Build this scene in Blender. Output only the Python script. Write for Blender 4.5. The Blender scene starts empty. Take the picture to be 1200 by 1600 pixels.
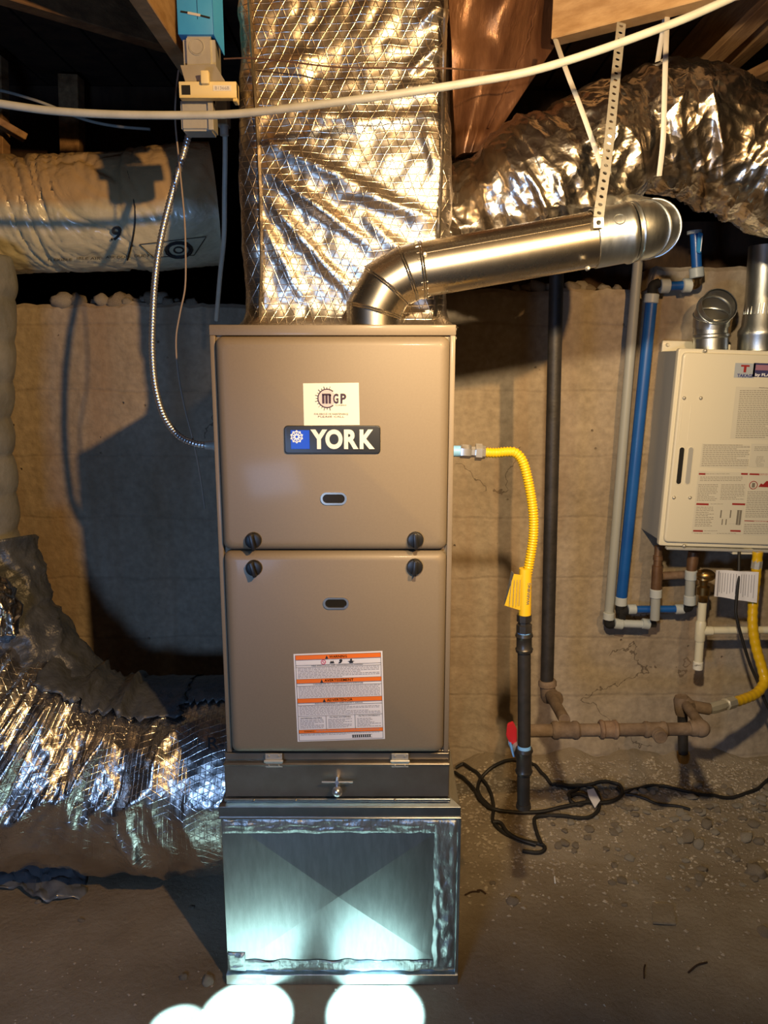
import bpy, bmesh, math, random
from mathutils import Vector, Matrix, noise, Quaternion
random.seed(4)
R = math.radians
sc = bpy.context.scene
COL = sc.collection
# ---------------------------------------------------------------- camera, world, lights, exposure
CAM = Vector((0.093, -1.425, 1.30)); TH = R(11.0); FPX = 1202.0
cd = bpy.data.cameras.new('camera'); cam = bpy.data.objects.new('camera', cd); COL.objects.link(cam)
cam.location = CAM; cam.rotation_euler = (R(90) - TH, 0, 0)
cd.sensor_fit = 'VERTICAL'; cd.sensor_height = 24.0; cd.lens = 24.0 * FPX / 1600.0
cd.clip_start = 0.02; cd.clip_end = 60
sc.camera = cam
wd = bpy.data.worlds.new('world'); sc.world = wd; wd.use_nodes = True
wd.node_tree.nodes['Background'].inputs[0].default_value = (0.55, 0.62, 0.8, 1)
wd.node_tree.nodes['Background'].inputs[1].default_value = 0.0
sc.view_settings.view_transform = 'Standard'; sc.view_settings.look = 'None'
sc.view_settings.exposure = 0.40; sc.view_settings.gamma = 1.0; sc.view_settings.use_curve_mapping = False
sc.cycles.max_bounces = 8; sc.cycles.sample_clamp_indirect = 4.0
sc.cycles.use_denoising = True

def aim(o, t):
    d = Vector(t) - o.location; o.rotation_euler = d.to_track_quat('-Z', 'Y').to_euler()
def point_light(name, loc, w, col, rad):
    l = bpy.data.lights.new(name, 'POINT'); l.energy = w; l.color = col; l.shadow_soft_size = rad
    o = bpy.data.objects.new(name, l); COL.objects.link(o); o.location = loc; return o
def spot_light(name, loc, tgt, w, col, rad, ang, blend):
    l = bpy.data.lights.new(name, 'SPOT'); l.energy = w; l.color = col; l.shadow_soft_size = rad
    l.spot_size = R(ang); l.spot_blend = blend
    o = bpy.data.objects.new(name, l); COL.objects.link(o); o.location = loc; aim(o, tgt); return o
def area_light(name, loc, tgt, w, col, sx, sy):
    l = bpy.data.lights.new(name, 'AREA'); l.energy = w; l.color = col; l.shape = 'RECTANGLE'; l.size = sx; l.size_y = sy
    o = bpy.data.objects.new(name, l); COL.objects.link(o); o.location = loc; aim(o, tgt); return o
WARM = (1.0, 0.60, 0.24); WARM2 = (1.0, 0.77, 0.48); COOL = (0.32, 0.55, 1.0); DAY = (0.36, 0.74, 1.0)
spot_light('work_lamp_right', (0.80, -1.40, 1.95), (-0.65, 0.8, 1.40), 118, WARM, 0.02, 98, 1.0)
spot_light('work_lamp_overhead', (0.20, -1.00, 1.70), (0.95, 0.8, 1.00), 68, WARM2, 0.03, 88, 0.8)
area_light('daylight_low_left', (-0.45, -1.55, 0.88), (-0.3, 0.8, 0.6), 6.8, COOL, 0.30, 0.20)
spot_light('sunbeam_right', (0.10, -0.60, 2.22), (0.075, -0.085, 0.0), 3200, DAY, 0.004, 5.2, 0.25)
spot_light('sunbeam_left', (-0.05, -0.60, 2.22), (-0.185, -0.095, 0.0), 3200, DAY, 0.004, 4.9, 0.25)
spot_light('sunbeam_far_left', (-0.10, -0.60, 2.22), (-0.315, -0.125, 0.0), 2000, DAY, 0.004, 3.2, 0.3)

# ---------------------------------------------------------------- helpers
cT, sT = math.cos(TH), math.sin(TH)
def ray(px, py):
    a = (px - 600) / FPX; u = (800 - py) / FPX
    return Vector((a, cT + u * sT, -sT + u * cT))
def W(px, py, y):                       # point on the vertical plane at depth y
    d = ray(px, py); return CAM + d * ((y - CAM.y) / d.y)
def F(px, py, z=0.0):                   # point on the horizontal plane at height z
    d = ray(px, py); return CAM + d * ((z - CAM.z) / d.z)

def tag(o, label=None, cat=None, group=None, kind=None):
    if label: o['label'] = label
    if cat: o['category'] = cat
    if group: o['group'] = group
    if kind: o['kind'] = kind
    return o
def thing(name, loc, label, cat, group=None):
    o = bpy.data.objects.new(name, None); COL.objects.link(o); o.location = loc; o.empty_display_size = .05
    return tag(o, label, cat, group)
def rootloc(o):
    while o.parent: o = o.parent
    return Vector(o.location)
def obj(name, bm, mat, parent=None, smooth=None, label=None, cat=None, group=None, kind=None, sharp=35):
    bmesh.ops.recalc_face_normals(bm, faces=bm.faces) if smooth is None else None
    me = bpy.data.meshes.new(name)
    if parent is None:
        if len(bm.verts):
            xs = [v.co.x for v in bm.verts]; ys = [v.co.y for v in bm.verts]; zs = [v.co.z for v in bm.verts]
            loc = Vector(((min(xs) + max(xs)) / 2, (min(ys) + max(ys)) / 2, min(zs)))
        else: loc = Vector()
        off = loc
    else:
        off = rootloc(parent); loc = Vector()
    bmesh.ops.translate(bm, verts=bm.verts, vec=-off)
    bm.to_mesh(me); bm.free()
    for p in me.polygons: p.use_smooth = True
    try: me.set_sharp_from_angle(angle=R(sharp))
    except Exception: pass
    if isinstance(mat, (list, tuple)):
        for m in mat: me.materials.append(m)
    else: me.materials.append(mat)
    o = bpy.data.objects.new(name, me); COL.objects.link(o); o.location = loc
    if parent: o.parent = parent
    return tag(o, label, cat, group, kind)

def NB(): return bmesh.new()
def box(bm, a, b, bev=0.0, seg=2, mi=0, rot=None):
    """axis box from corner a to corner b, optional bevel"""
    a = Vector(a); b = Vector(b); c = (a + b) / 2; d = b - a
    t = bmesh.new(); bmesh.ops.create_cube(t, size=1.0)
    bmesh.ops.scale(t, vec=(abs(d.x), abs(d.y), abs(d.z)), verts=t.verts)
    if bev > 0: bmesh.ops.bevel(t, geom=t.edges[:], offset=bev, segments=seg, profile=0.5, affect='EDGES')
    M = Matrix.Translation(c)
    if rot is not None: M = M @ rot.to_4x4()
    merge(bm, t, M, mi)
def merge(bm, t, M=None, mi=0):
    if M is not None: bmesh.ops.transform(t, matrix=M, verts=t.verts)
    vm = {v: bm.verts.new(v.co) for v in t.verts}
    for f in t.faces:
        try: nf = bm.faces.new([vm[v] for v in f.verts]); nf.material_index = mi
        except ValueError: pass
    t.free()
def quad(bm, pts, mi=0):
    f = bm.faces.new([bm.verts.new(p) for p in pts]); f.material_index = mi; return f
def slab(bm, pts, th, mi=0, bev=0.0):
    """polygon pts (world) extruded along its normal by th"""
    t = bmesh.new(); vs = [t.verts.new(p) for p in pts]; f = t.faces.new(vs); f.normal_update()
    n = f.normal.copy(); r = bmesh.ops.extrude_face_region(t, geom=[f])
    ev = [e for e in r['geom'] if isinstance(e, bmesh.types.BMVert)]
    bmesh.ops.translate(t, verts=ev, vec=n * th)
    if bev: bmesh.ops.bevel(t, geom=t.edges[:], offset=bev, segments=2, affect='EDGES')
    merge(bm, t, None, mi)
def beam(bm, p, q, w, h, up=Vector((0, 0, 1)), bev=0.002, mi=0):
    """bar from p to q, w across, h along up"""
    p = Vector(p); q = Vector(q); d = (q - p); L = d.length; d.normalize()
    s = d.cross(up).normalized(); u = s.cross(d).normalized()
    t = bmesh.new(); bmesh.ops.create_cube(t, size=1.0)
    bmesh.ops.scale(t, vec=(L, w, h), verts=t.verts)
    if bev: bmesh.ops.bevel(t, geom=t.edges[:], offset=bev, segments=1, affect='EDGES')
    M = Matrix((d, s, u)).transposed().to_4x4(); M.translation = (p + q) / 2
    merge(bm, t, M, mi)
def smooth_path(pts, n=8):
    pts = [Vector(p) for p in pts]; out = []
    P = [pts[0] * 2 - pts[1]] + pts + [pts[-1] * 2 - pts[-2]]
    for i in range(1, len(P) - 2):
        a, b, c, d = P[i - 1], P[i], P[i + 1], P[i + 2]
        for k in range(n):
            t = k / n
            out.append(0.5 * ((2 * b) + (c - a) * t + (2 * a - 5 * b + 4 * c - d) * t * t + (3 * b - a - 3 * c + d) * t ** 3))
    out.append(pts[-1]); return out
def resample(pts, step):
    L = [0.0]
    for i in range(1, len(pts)): L.append(L[-1] + (pts[i] - pts[i - 1]).length)
    n = max(1, int(L[-1] / step)); out = []; j = 0
    for k in range(n + 1):
        s = L[-1] * k / n
        while j < len(L) - 2 and L[j + 1] < s: j += 1
        t = (s - L[j]) / max(1e-9, L[j + 1] - L[j]); out.append(pts[j].lerp(pts[j + 1], min(1, t)))
    return out, L[-1]
def tube(bm, pts, r, seg=16, cap=True, rf=None, uv=False, mi=0, flat=1.0, start_n=None):
    """sweep a circle of radius r (or rf(s, theta, p)) along pts"""
    n = len(pts); rings = []; s = 0.0
    T = []
    for i in range(n):
        a = pts[max(0, i - 1)]; b = pts[min(n - 1, i + 1)]; T.append((b - a).normalized())
    N = start_n or (Vector((0, 0, 1)) if abs(T[0].z) < .9 else Vector((0, -1, 0)))
    N = (N - T[0] * N.dot(T[0])).normalized()
    uvl = bm.loops.layers.uv.verify() if uv else None; S = []
    for i in range(n):
        if i:
            s += (pts[i] - pts[i - 1]).length
            q = T[i - 1].rotation_difference(T[i]); N = (q @ N); N = (N - T[i] * N.dot(T[i])).normalized()
        B = T[i].cross(N); ring = []
        for k in range(seg):
            th = 2 * math.pi * k / seg; d = N * math.cos(th) * flat + B * math.sin(th)
            rr = rf(s, th, pts[i] + d * 0.1) if rf else r
            ring.append(bm.verts.new(pts[i] + d * rr))
        rings.append(ring); S.append(s)
    for i in range(n - 1):
        for k in range(seg):
            k2 = (k + 1) % seg
            f = bm.faces.new((rings[i][k], rings[i][k2], rings[i + 1][k2], rings[i + 1][k])); f.material_index = mi
            if uvl:
                us = [k / seg, (k + 1) / seg, (k + 1) / seg, k / seg]; vs = [S[i], S[i], S[i + 1], S[i + 1]]
                for l, u_, v_ in zip(f.loops, us, vs): l[uvl].uv = (u_ * 2 * math.pi * r, v_)
    if cap:
        f = bm.faces.new(rings[0][::-1]); f.material_index = mi
        f = bm.faces.new(rings[-1]); f.material_index = mi
    return rings
def cyl(bm, p, q, r, seg=20, r2=None, cap=True, mi=0):
    p = Vector(p); q = Vector(q); r2 = r if r2 is None else r2
    L = (q - p).length
    tube(bm, [p, q], r, seg, cap, rf=lambda s, th, c: r + (r2 - r) * (s / L), mi=mi)
def lathe(bm, p, q, prof, seg=24, mi=0, cap=True):
    """prof = [(t, r)] along p->q"""
    p = Vector(p); q = Vector(q); d = (q - p).normalized()
    N = Vector((0, 0, 1)) if abs(d.z) < .9 else Vector((0, -1, 0)); N = (N - d * N.dot(d)).normalized(); B = d.cross(N)
    rings = []
    for t, r in prof:
        c = p.lerp(q, t); rings.append([bm.verts.new(c + (N * math.cos(2 * math.pi * k / seg) + B * math.sin(2 * math.pi * k / seg)) * r) for k in range(seg)])
    for i in range(len(rings) - 1):
        for k in range(seg):
            k2 = (k + 1) % seg; f = bm.faces.new((rings[i][k], rings[i][k2], rings[i + 1][k2], rings[i + 1][k])); f.material_index = mi
    if cap:
        bm.faces.new(rings[0][::-1]).material_index = mi; bm.faces.new(rings[-1]).material_index = mi
def ringbead(bm, c, n, R0, r, seg=28, mi=0):
    """torus round axis n at c"""
    n = Vector(n).normalized(); N = Vector((0, 0, 1)) if abs(n.z) < .9 else Vector((0, -1, 0)); N = (N - n * N.dot(n)).normalized(); B = n.cross(N)
    m = 6; rr = []
    for k in range(seg):
        a = 2 * math.pi * k / seg; d = N * math.cos(a) + B * math.sin(a)
        rr.append([bm.verts.new(Vector(c) + d * (R0 + r * math.cos(2 * math.pi * j / m)) + n * r * math.sin(2 * math.pi * j / m)) for j in range(m)])
    for k in range(seg):
        for j in range(m):
            bm.faces.new((rr[k][j], rr[(k + 1) % seg][j], rr[(k + 1) % seg][(j + 1) % m], rr[k][(j + 1) % m])).material_index = mi
def rrect(cx, cz, w, h, r, n=5):
    out = []
    for (sx, sz, a0) in ((1, 1, 0), (-1, 1, 90), (-1, -1, 180), (1, -1, 270)):
        for k in range(n + 1):
            a = R(a0 + 90 * k / n); out.append((cx + sx * (w / 2 - r) + r * math.cos(a), cz + sz * (h / 2 - r) + r * math.sin(a)))
    return out
def panel(bm, loop, y0, y1, inset=0.0, mi=0):
    """closed (x,z) loop extruded from y0 (back) to y1 (front); the front ring is pulled in by inset for a rolled edge"""
    n = len(loop); cx = sum(p[0] for p in loop) / n; cz = sum(p[1] for p in loop) / n
    def off(p, d):
        v = Vector((p[0] - cx, p[1] - cz)); hw = max(abs(q[0] - cx) for q in loop); hh = max(abs(q[1] - cz) for q in loop)
        return (cx + v.x * (hw - d) / hw, cz + v.y * (hh - d) / hh)
    st = [(0, y0)] + ([(inset * (1 - math.cos(a * math.pi / 8)), y1 + (inset * (1 - math.sin(a * math.pi / 8))) * (1 if y1 < y0 else -1)) for a in range(0, 5)] if inset else [(0, y1)])
    rings = [[bm.verts.new((off(p, d)[0], y, off(p, d)[1])) for p in loop] for d, y in st]
    for i in range(len(rings) - 1):
        for k in range(n):
            bm.faces.new((rings[i][k], rings[i][(k + 1) % n], rings[i + 1][(k + 1) % n], rings[i + 1][k])).material_index = mi
    bm.faces.new(rings[-1]).material_index = mi; bm.faces.new(rings[0][::-1]).material_index = mi
def text(bm, s, M, w, h, depth=0.0006, bold=0.0, mi=0, res=3):
    """lettering in the plane of M (x right, y up, z out), centred, fitted to w x h"""
    cu = bpy.data.curves.new('t', 'FONT'); cu.body = s; cu.extrude = 0.02; cu.offset = bold; cu.resolution_u = res
    o = bpy.data.objects.new('t', cu); me = o.to_mesh()
    t = bmesh.new(); t.from_mesh(me); o.to_mesh_clear(); bpy.data.objects.remove(o); bpy.data.curves.remove(cu)
    if not t.verts: t.free(); return
    xs = [v.co.x for v in t.verts]; ys = [v.co.y for v in t.verts]
    sx = w / (max(xs) - min(xs)); sy = h / (max(ys) - min(ys)) if h else sx; cx = (max(xs) + min(xs)) / 2; cy = (max(ys) + min(ys)) / 2
    for v in t.verts: v.co = Vector(((v.co.x - cx) * sx, (v.co.y - cy) * sy, (v.co.z / 0.02 + 1) / 2 * depth))
    merge(bm, t, M, mi)
def FM(x, y, z, rot=0.0):               # frame facing -Y at x,y,z (x right, y -> world z)
    return Matrix.Translation((x, y, z)) @ Matrix.Rotation(R(90), 4, 'X') @ Matrix.Rotation(R(rot), 4, 'Z')

# ---------------------------------------------------------------- materials
def nd(nt, t, **kw):
    n = nt.nodes.new(t)
    for k, v in kw.items():
        if k.startswith('i_'): n.inputs[k[2:].replace('_', ' ')].default_value = v
        else: setattr(n, k, v)
    return n
def mat(name, c, rough=0.6, metal=0.0, c2=None, ns=8.0, bump=0.0, bs=60.0, rvar=0.0, coat=0.0, spec=0.5, stretch=None, det=6.0, contrast=(0.35, 0.65), tr=0.0, ior=1.45):
    m = bpy.data.materials.new(name); m.use_nodes = True; nt = m.node_tree; b = nt.nodes['Principled BSDF']
    b.inputs['Base Color'].default_value = (*c, 1); b.inputs['Roughness'].default_value = rough; b.inputs['Metallic'].default_value = metal
    b.inputs['Coat Weight'].default_value = coat; b.inputs['Coat Roughness'].default_value = 0.12
    b.inputs['Specular IOR Level'].default_value = spec; b.inputs['Transmission Weight'].default_value = tr
    tc = nd(nt, 'ShaderNodeTexCoord'); src = tc.outputs['Object']
    if stretch:
        mp = nd(nt, 'ShaderNodeMapping'); mp.inputs['Scale'].default_value = stretch; nt.links.new(src, mp.inputs[0]); src = mp.outputs[0]
    if c2 is not None or rvar:
        n = nd(nt, 'ShaderNodeTexNoise', i_Scale=ns, i_Detail=det, i_Roughness=0.6); nt.links.new(src, n.inputs['Vector'])
        cr = nd(nt, 'ShaderNodeValToRGB'); cr.color_ramp.elements[0].position = contrast[0]; cr.color_ramp.elements[1].position = contrast[1]
        cr.color_ramp.elements[0].color = (*c, 1); cr.color_ramp.elements[1].color = (*(c2 or c), 1)
        nt.links.new(n.outputs['Fac'], cr.inputs[0])
        if c2 is not None: nt.links.new(cr.outputs[0], b.inputs['Base Color'])
        if rvar:
            mr = nd(nt, 'ShaderNodeMapRange'); mr.inputs['To Min'].default_value = max(0.02, rough - rvar); mr.inputs['To Max'].default_value = rough + rvar
            nt.links.new(n.outputs['Fac'], mr.inputs[0]); nt.links.new(mr.outputs[0], b.inputs['Roughness'])
    if bump:
        n2 = nd(nt, 'ShaderNodeTexNoise', i_Scale=bs, i_Detail=8.0); nt.links.new(src, n2.inputs['Vector'])
        bp = nd(nt, 'ShaderNodeBump'); bp.inputs['Strength'].default_value = 1.0; bp.inputs['Distance'].default_value = bump
        nt.links.new(n2.outputs['Fac'], bp.inputs['Height']); nt.links.new(bp.outputs[0], b.inputs['Normal'])
    return m

def foil_mat(name, coord='Object', tint=(0.86, 0.85, 0.84), rough=0.16, scrim=1.0, crk=1.0, dirt=0.35):
    m = bpy.data.materials.new(name); m.use_nodes = True; nt = m.node_tree; b = nt.nodes['Principled BSDF']; L = nt.links.new
    b.inputs['Metallic'].default_value = 1.0
    tc = nd(nt, 'ShaderNodeTexCoord'); src = tc.outputs[coord]
    sp = nd(nt, 'ShaderNodeSeparateXYZ'); L(src, sp.inputs[0])
    X = sp.outputs['X']; Z = sp.outputs['Z'] if coord == 'Object' else sp.outputs['Y']
    def math_(op, a, bb=None, c=None):
        n = nd(nt, 'ShaderNodeMath', operation=op)
        for i, v in enumerate((a, bb, c)):
            if v is None: continue
            if isinstance(v, (int, float)): n.inputs[i].default_value = v
            else: L(v, n.inputs[i])
        return n.outputs[0]
    wob = nd(nt, 'ShaderNodeTexNoise', i_Scale=9.0, i_Detail=2.0); L(tc.outputs['Object'], wob.inputs['Vector'])
    wv = math_('MULTIPLY', math_('SUBTRACT', wob.outputs['Fac'], 0.5), 0.02)
    def line(expr, sp_, w):
        e = math_('ADD', expr, wv); fr = math_('ABSOLUTE', math_('SUBTRACT', math_('FRACT', math_('DIVIDE', e, sp_)), 0.5))
        mr = nd(nt, 'ShaderNodeMapRange', interpolation_type='SMOOTHSTEP'); mr.inputs['From Min'].default_value = w; mr.inputs['From Max'].default_value = 0.0
        L(fr, mr.inputs[0]); return mr.outputs[0]
    h1 = line(Z, 0.0125, 0.10)
    h2 = line(math_('ADD', math_('MULTIPLY', X, 0.93), math_('MULTIPLY', Z, 0.36)), 0.016, 0.08)
    h3 = line(math_('SUBTRACT', math_('MULTIPLY', X, 0.93), math_('MULTIPLY', Z, 0.50)), 0.019, 0.07)
    hs = math_('MAXIMUM', h1, math_('MAXIMUM', h2, h3))
    # crinkle: distorted voronoi creases at two sizes
    def crease(scale, warp):
        nz = nd(nt, 'ShaderNodeTexNoise', i_Scale=scale * 0.5, i_Detail=3.0); L(tc.outputs['Object'], nz.inputs['Vector'])
        mx = nd(nt, 'ShaderNodeVectorMath', operation='SCALE'); mx.inputs['Scale'].default_value = warp; L(nz.outputs['Color'], mx.inputs[0])
        ad = nd(nt, 'ShaderNodeVectorMath', operation='ADD'); L(tc.outputs['Object'], ad.inputs[0]); L(mx.outputs[0], ad.inputs[1])
        v = nd(nt, 'ShaderNodeTexVoronoi', i_Scale=scale); L(ad.outputs[0], v.inputs['Vector']); return v.outputs['Distance']
    c1 = crease(14, 0.08); c2 = crease(46, 0.03)
    n3 = nd(nt, 'ShaderNodeTexNoise', i_Scale=7.0, i_Detail=4.0); L(tc.outputs['Object'], n3.inputs['Vector'])
    b1 = nd(nt, 'ShaderNodeBump'); b1.inputs['Distance'].default_value = 0.010 * crk; L(c1, b1.inputs['Height'])
    b2 = nd(nt, 'ShaderNodeBump'); b2.inputs['Distance'].default_value = 0.0022 * crk; L(c2, b2.inputs['Height']); L(b1.outputs[0], b2.inputs['Normal'])
    b3 = nd(nt, 'ShaderNodeBump'); b3.inputs['Distance'].default_value = 0.0009 * scrim; L(hs, b3.inputs['Height']); L(b2.outputs[0], b3.inputs['Normal'])
    L(b3.outputs[0], b.inputs['Normal'])
    cr = nd(nt, 'ShaderNodeValToRGB'); cr.color_ramp.elements[0].position = 0.35; cr.color_ramp.elements[1].position = 0.7
    cr.color_ramp.elements[0].color = (*tint, 1); cr.color_ramp.elements[1].color = (tint[0] * (1 - dirt), tint[1] * (1 - dirt * 1.15), tint[2] * (1 - dirt * 1.3), 1)
    L(n3.outputs['Fac'], cr.inputs[0]); L(cr.outputs[0], b.inputs['Base Color'])
    mr = nd(nt, 'ShaderNodeMapRange'); mr.inputs['To Min'].default_value = rough; mr.inputs['To Max'].default_value = rough + 0.22; L(n3.outputs['Fac'], mr.inputs[0]); L(mr.outputs[0], b.inputs['Roughness'])
    return m

def concrete_mat():
    m = bpy.data.materials.new('old_concrete'); m.use_nodes = True; nt = m.node_tree; b = nt.nodes['Principled BSDF']; L = nt.links.new
    b.inputs['Roughness'].default_value = 0.9; b.inputs['Specular IOR Level'].default_value = 0.2
    tc = nd(nt, 'ShaderNodeTexCoord')
    mp = nd(nt, 'ShaderNodeMapping'); mp.inputs['Scale'].default_value = (1.0, 1, 0.45); L(tc.outputs['Object'], mp.inputs[0])
    n = nd(nt, 'ShaderNodeTexNoise', i_Scale=3.2, i_Detail=8.0, i_Roughness=0.65); L(mp.outputs[0], n.inputs['Vector'])
    cr = nd(nt, 'ShaderNodeValToRGB'); e = cr.color_ramp.elements
    e[0].position = 0.30; e[0].color = (0.25, 0.195, 0.13, 1); e[1].position = 0.72; e[1].color = (0.44, 0.37, 0.285, 1)
    k = e.new(0.5); k.color = (0.36, 0.295, 0.215, 1)
    L(n.outputs['Fac'], cr.inputs[0])
    # fine speckle
    n2 = nd(nt, 'ShaderNodeTexNoise', i_Scale=55.0, i_Detail=5.0); L(tc.outputs['Object'], n2.inputs['Vector'])
    mx = nd(nt, 'ShaderNodeMix', data_type='RGBA', blend_type='OVERLAY'); mx.inputs[0].default_value = 0.35
    L(cr.outputs[0], mx.inputs[6]); L(n2.outputs['Fac'], mx.inputs[7])
    # darker form-board lines
    wv = nd(nt, 'ShaderNodeTexNoise', i_Scale=6.0, i_Detail=5.0); L(tc.outputs['Object'], wv.inputs['Vector'])
    sp = nd(nt, 'ShaderNodeSeparateXYZ'); L(tc.outputs['Object'], sp.inputs[0])
    def M_(op, a, bb):
        q = nd(nt, 'ShaderNodeMath', operation=op)
        for i, v in enumerate((a, bb)):
            if isinstance(v, (int, float)): q.inputs[i].default_value = v
            else: L(v, q.inputs[i])
        return q.outputs[0]
    zz = M_('ADD', sp.outputs['Z'], M_('MULTIPLY', wv.outputs['Fac'], 0.035))
    fr = M_('ABSOLUTE', M_('SUBTRACT', M_('FRACT', M_('DIVIDE', zz, 0.185), 0), 0.5), 0)
    mr = nd(nt, 'ShaderNodeMapRange'); mr.inputs['From Min'].default_value = 0.035; mr.inputs['From Max'].default_value = 0.0; L(fr, mr.inputs[0])
    ls = M_('MULTIPLY', mr.outputs[0], M_('MULTIPLY', n.outputs['Fac'], 0.30))
    m2 = nd(nt, 'ShaderNodeMix', data_type='RGBA'); L(ls, m2.inputs[0]); L(mx.outputs[2], m2.inputs[6]); m2.inputs[7].default_value = (0.12, 0.09, 0.06, 1)
    # pits
    vo = nd(nt, 'ShaderNodeTexVoronoi', i_Scale=23.0); L(tc.outputs['Object'], vo.inputs['Vector'])
    pm = nd(nt, 'ShaderNodeMapRange'); pm.inputs['From Min'].default_value = 0.10; pm.inputs['From Max'].default_value = 0.02; L(vo.outputs['Distance'], pm.inputs[0])
    pf = M_('MULTIPLY', pm.outputs[0], M_('GREATER_THAN', wv.outputs['Fac'], 0.57))
    m3 = nd(nt, 'ShaderNodeMix', data_type='RGBA'); L(M_('MULTIPLY', pf, 0.6), m3.inputs[0]); L(m2.outputs[2], m3.inputs[6]); m3.inputs[7].default_value = (0.09, 0.06, 0.04, 1)
    cn = nd(nt, 'ShaderNodeTexNoise', i_Scale=4.2, i_Detail=6.0); L(tc.outputs['Object'], cn.inputs['Vector'])
    ck = M_('LESS_THAN', M_('ABSOLUTE', M_('SUBTRACT', cn.outputs['Fac'], 0.5), 0), 0.0035)
    cm = nd(nt, 'ShaderNodeTexNoise', i_Scale=2.3, i_Detail=1.0); L(mp.outputs[0], cm.inputs['Vector'])
    ckf = M_('MULTIPLY', ck, M_('GREATER_THAN', cm.outputs['Fac'], 0.60))
    m4 = nd(nt, 'ShaderNodeMix', data_type='RGBA'); L(M_('MULTIPLY', ckf, 0.65), m4.inputs[0]); L(m3.outputs[2], m4.inputs[6]); m4.inputs[7].default_value = (0.07, 0.05, 0.035, 1)
    vs_ = nd(nt, 'ShaderNodeMapping'); vs_.inputs['Scale'].default_value = (7.0, 1, 0.6); L(tc.outputs['Object'], vs_.inputs[0])
    sn = nd(nt, 'ShaderNodeTexNoise', i_Scale=1.3, i_Detail=3.0); L(vs_.outputs[0], sn.inputs['Vector'])
    sm = nd(nt, 'ShaderNodeMapRange'); sm.inputs['From Min'].default_value = 0.50; sm.inputs['From Max'].default_value = 0.72; L(sn.outputs['Fac'], sm.inputs[0])
    m5 = nd(nt, 'ShaderNodeMix', data_type='RGBA'); L(M_('MULTIPLY', sm.outputs[0], 0.55), m5.inputs[0]); L(m4.outputs[2], m5.inputs[6]); m5.inputs[7].default_value = (0.27, 0.165, 0.085, 1)
    L(m5.outputs[2], b.inputs['Base Color'])
    h = M_('SUBTRACT', M_('ADD', M_('MULTIPLY', n2.outputs['Fac'], 0.35), M_('MULTIPLY', wv.outputs['Fac'], 0.9)), M_('ADD', M_('MULTIPLY', mr.outputs[0], 0.14), M_('MULTIPLY', pf, 0.5)))
    bp = nd(nt, 'ShaderNodeBump'); bp.inputs['Distance'].default_value = 0.009; L(h, bp.inputs['Height']); L(bp.outputs[0], b.inputs['Normal'])
    return m
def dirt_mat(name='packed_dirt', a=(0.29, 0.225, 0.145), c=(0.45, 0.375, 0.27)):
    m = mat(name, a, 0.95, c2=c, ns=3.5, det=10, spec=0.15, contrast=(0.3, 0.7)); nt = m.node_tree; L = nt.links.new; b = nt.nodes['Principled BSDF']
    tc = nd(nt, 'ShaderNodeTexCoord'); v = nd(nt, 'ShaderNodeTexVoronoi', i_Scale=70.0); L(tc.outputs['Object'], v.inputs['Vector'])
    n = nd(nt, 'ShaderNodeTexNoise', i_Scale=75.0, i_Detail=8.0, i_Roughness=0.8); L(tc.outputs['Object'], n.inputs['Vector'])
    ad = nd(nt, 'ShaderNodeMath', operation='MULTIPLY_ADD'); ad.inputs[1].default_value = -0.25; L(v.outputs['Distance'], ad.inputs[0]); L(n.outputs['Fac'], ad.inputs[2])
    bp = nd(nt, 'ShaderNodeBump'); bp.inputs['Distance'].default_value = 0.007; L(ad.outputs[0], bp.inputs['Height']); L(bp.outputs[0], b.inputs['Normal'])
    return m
M_ = {}
M_['concrete'] = concrete_mat(); M_['dirt'] = dirt_mat()
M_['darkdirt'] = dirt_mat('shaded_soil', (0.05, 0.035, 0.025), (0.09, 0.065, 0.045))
M_['stone'] = mat('river_stone', (0.30, 0.24, 0.17), 0.85, c2=(0.50, 0.42, 0.31), ns=14, bump=0.003, bs=60)
M_['stonel'] = mat('pale_stone', (0.44, 0.38, 0.28), 0.85, c2=(0.62, 0.55, 0.44), ns=14, bump=0.003, bs=60)
M_['wood'] = mat('old_joist_wood', (0.25, 0.13, 0.055), 0.75, c2=(0.46, 0.27, 0.12), ns=7, stretch=(6, 0.8, 6), bump=0.0015, bs=30)
M_['woodb'] = mat('brown_brace_wood', (0.09, 0.045, 0.018), 0.8, c2=(0.20, 0.11, 0.045), ns=7, stretch=(3, 3, 6), bump=0.0015, bs=30)
M_['woodl'] = mat('pale_joist_wood', (0.42, 0.25, 0.11), 0.7, c2=(0.62, 0.41, 0.21), ns=6, stretch=(2, 2, 7), bump=0.001, bs=30)
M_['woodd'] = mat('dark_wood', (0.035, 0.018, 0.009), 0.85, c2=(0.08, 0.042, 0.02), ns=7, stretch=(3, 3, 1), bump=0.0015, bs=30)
M_['taupe'] = mat('taupe_enamel', (0.222, 0.177, 0.122), 0.52, metal=0.12, spec=0.35, c2=(0.232, 0.186, 0.129), ns=260, det=2, rvar=0.03, coat=0.05, bump=0.00006, bs=700)
M_['black'] = mat('black_plastic', (0.012, 0.012, 0.013), 0.38)
M_['matte'] = mat('black_recess', (0.006, 0.006, 0.006), 0.8)
M_['chrome'] = mat('chrome', (0.80, 0.80, 0.80), 0.30, 0.9)
M_['galv'] = mat('galvanized_sheet', (0.52, 0.56, 0.57), 0.36, 1.0, c2=(0.62, 0.66, 0.67), ns=22, rvar=0.05, stretch=(5, 1, 1), bump=0.0002, bs=200)
M_['galvd'] = mat('dark_galvanized', (0.38, 0.33, 0.26), 0.34, 0.9, c2=(0.45, 0.40, 0.33), ns=16, rvar=0.08)
M_['vent'] = mat('bright_vent_steel', (0.78, 0.71, 0.59), 0.27, 1.0, c2=(0.62, 0.56, 0.46), ns=45, rvar=0.05)
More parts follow.
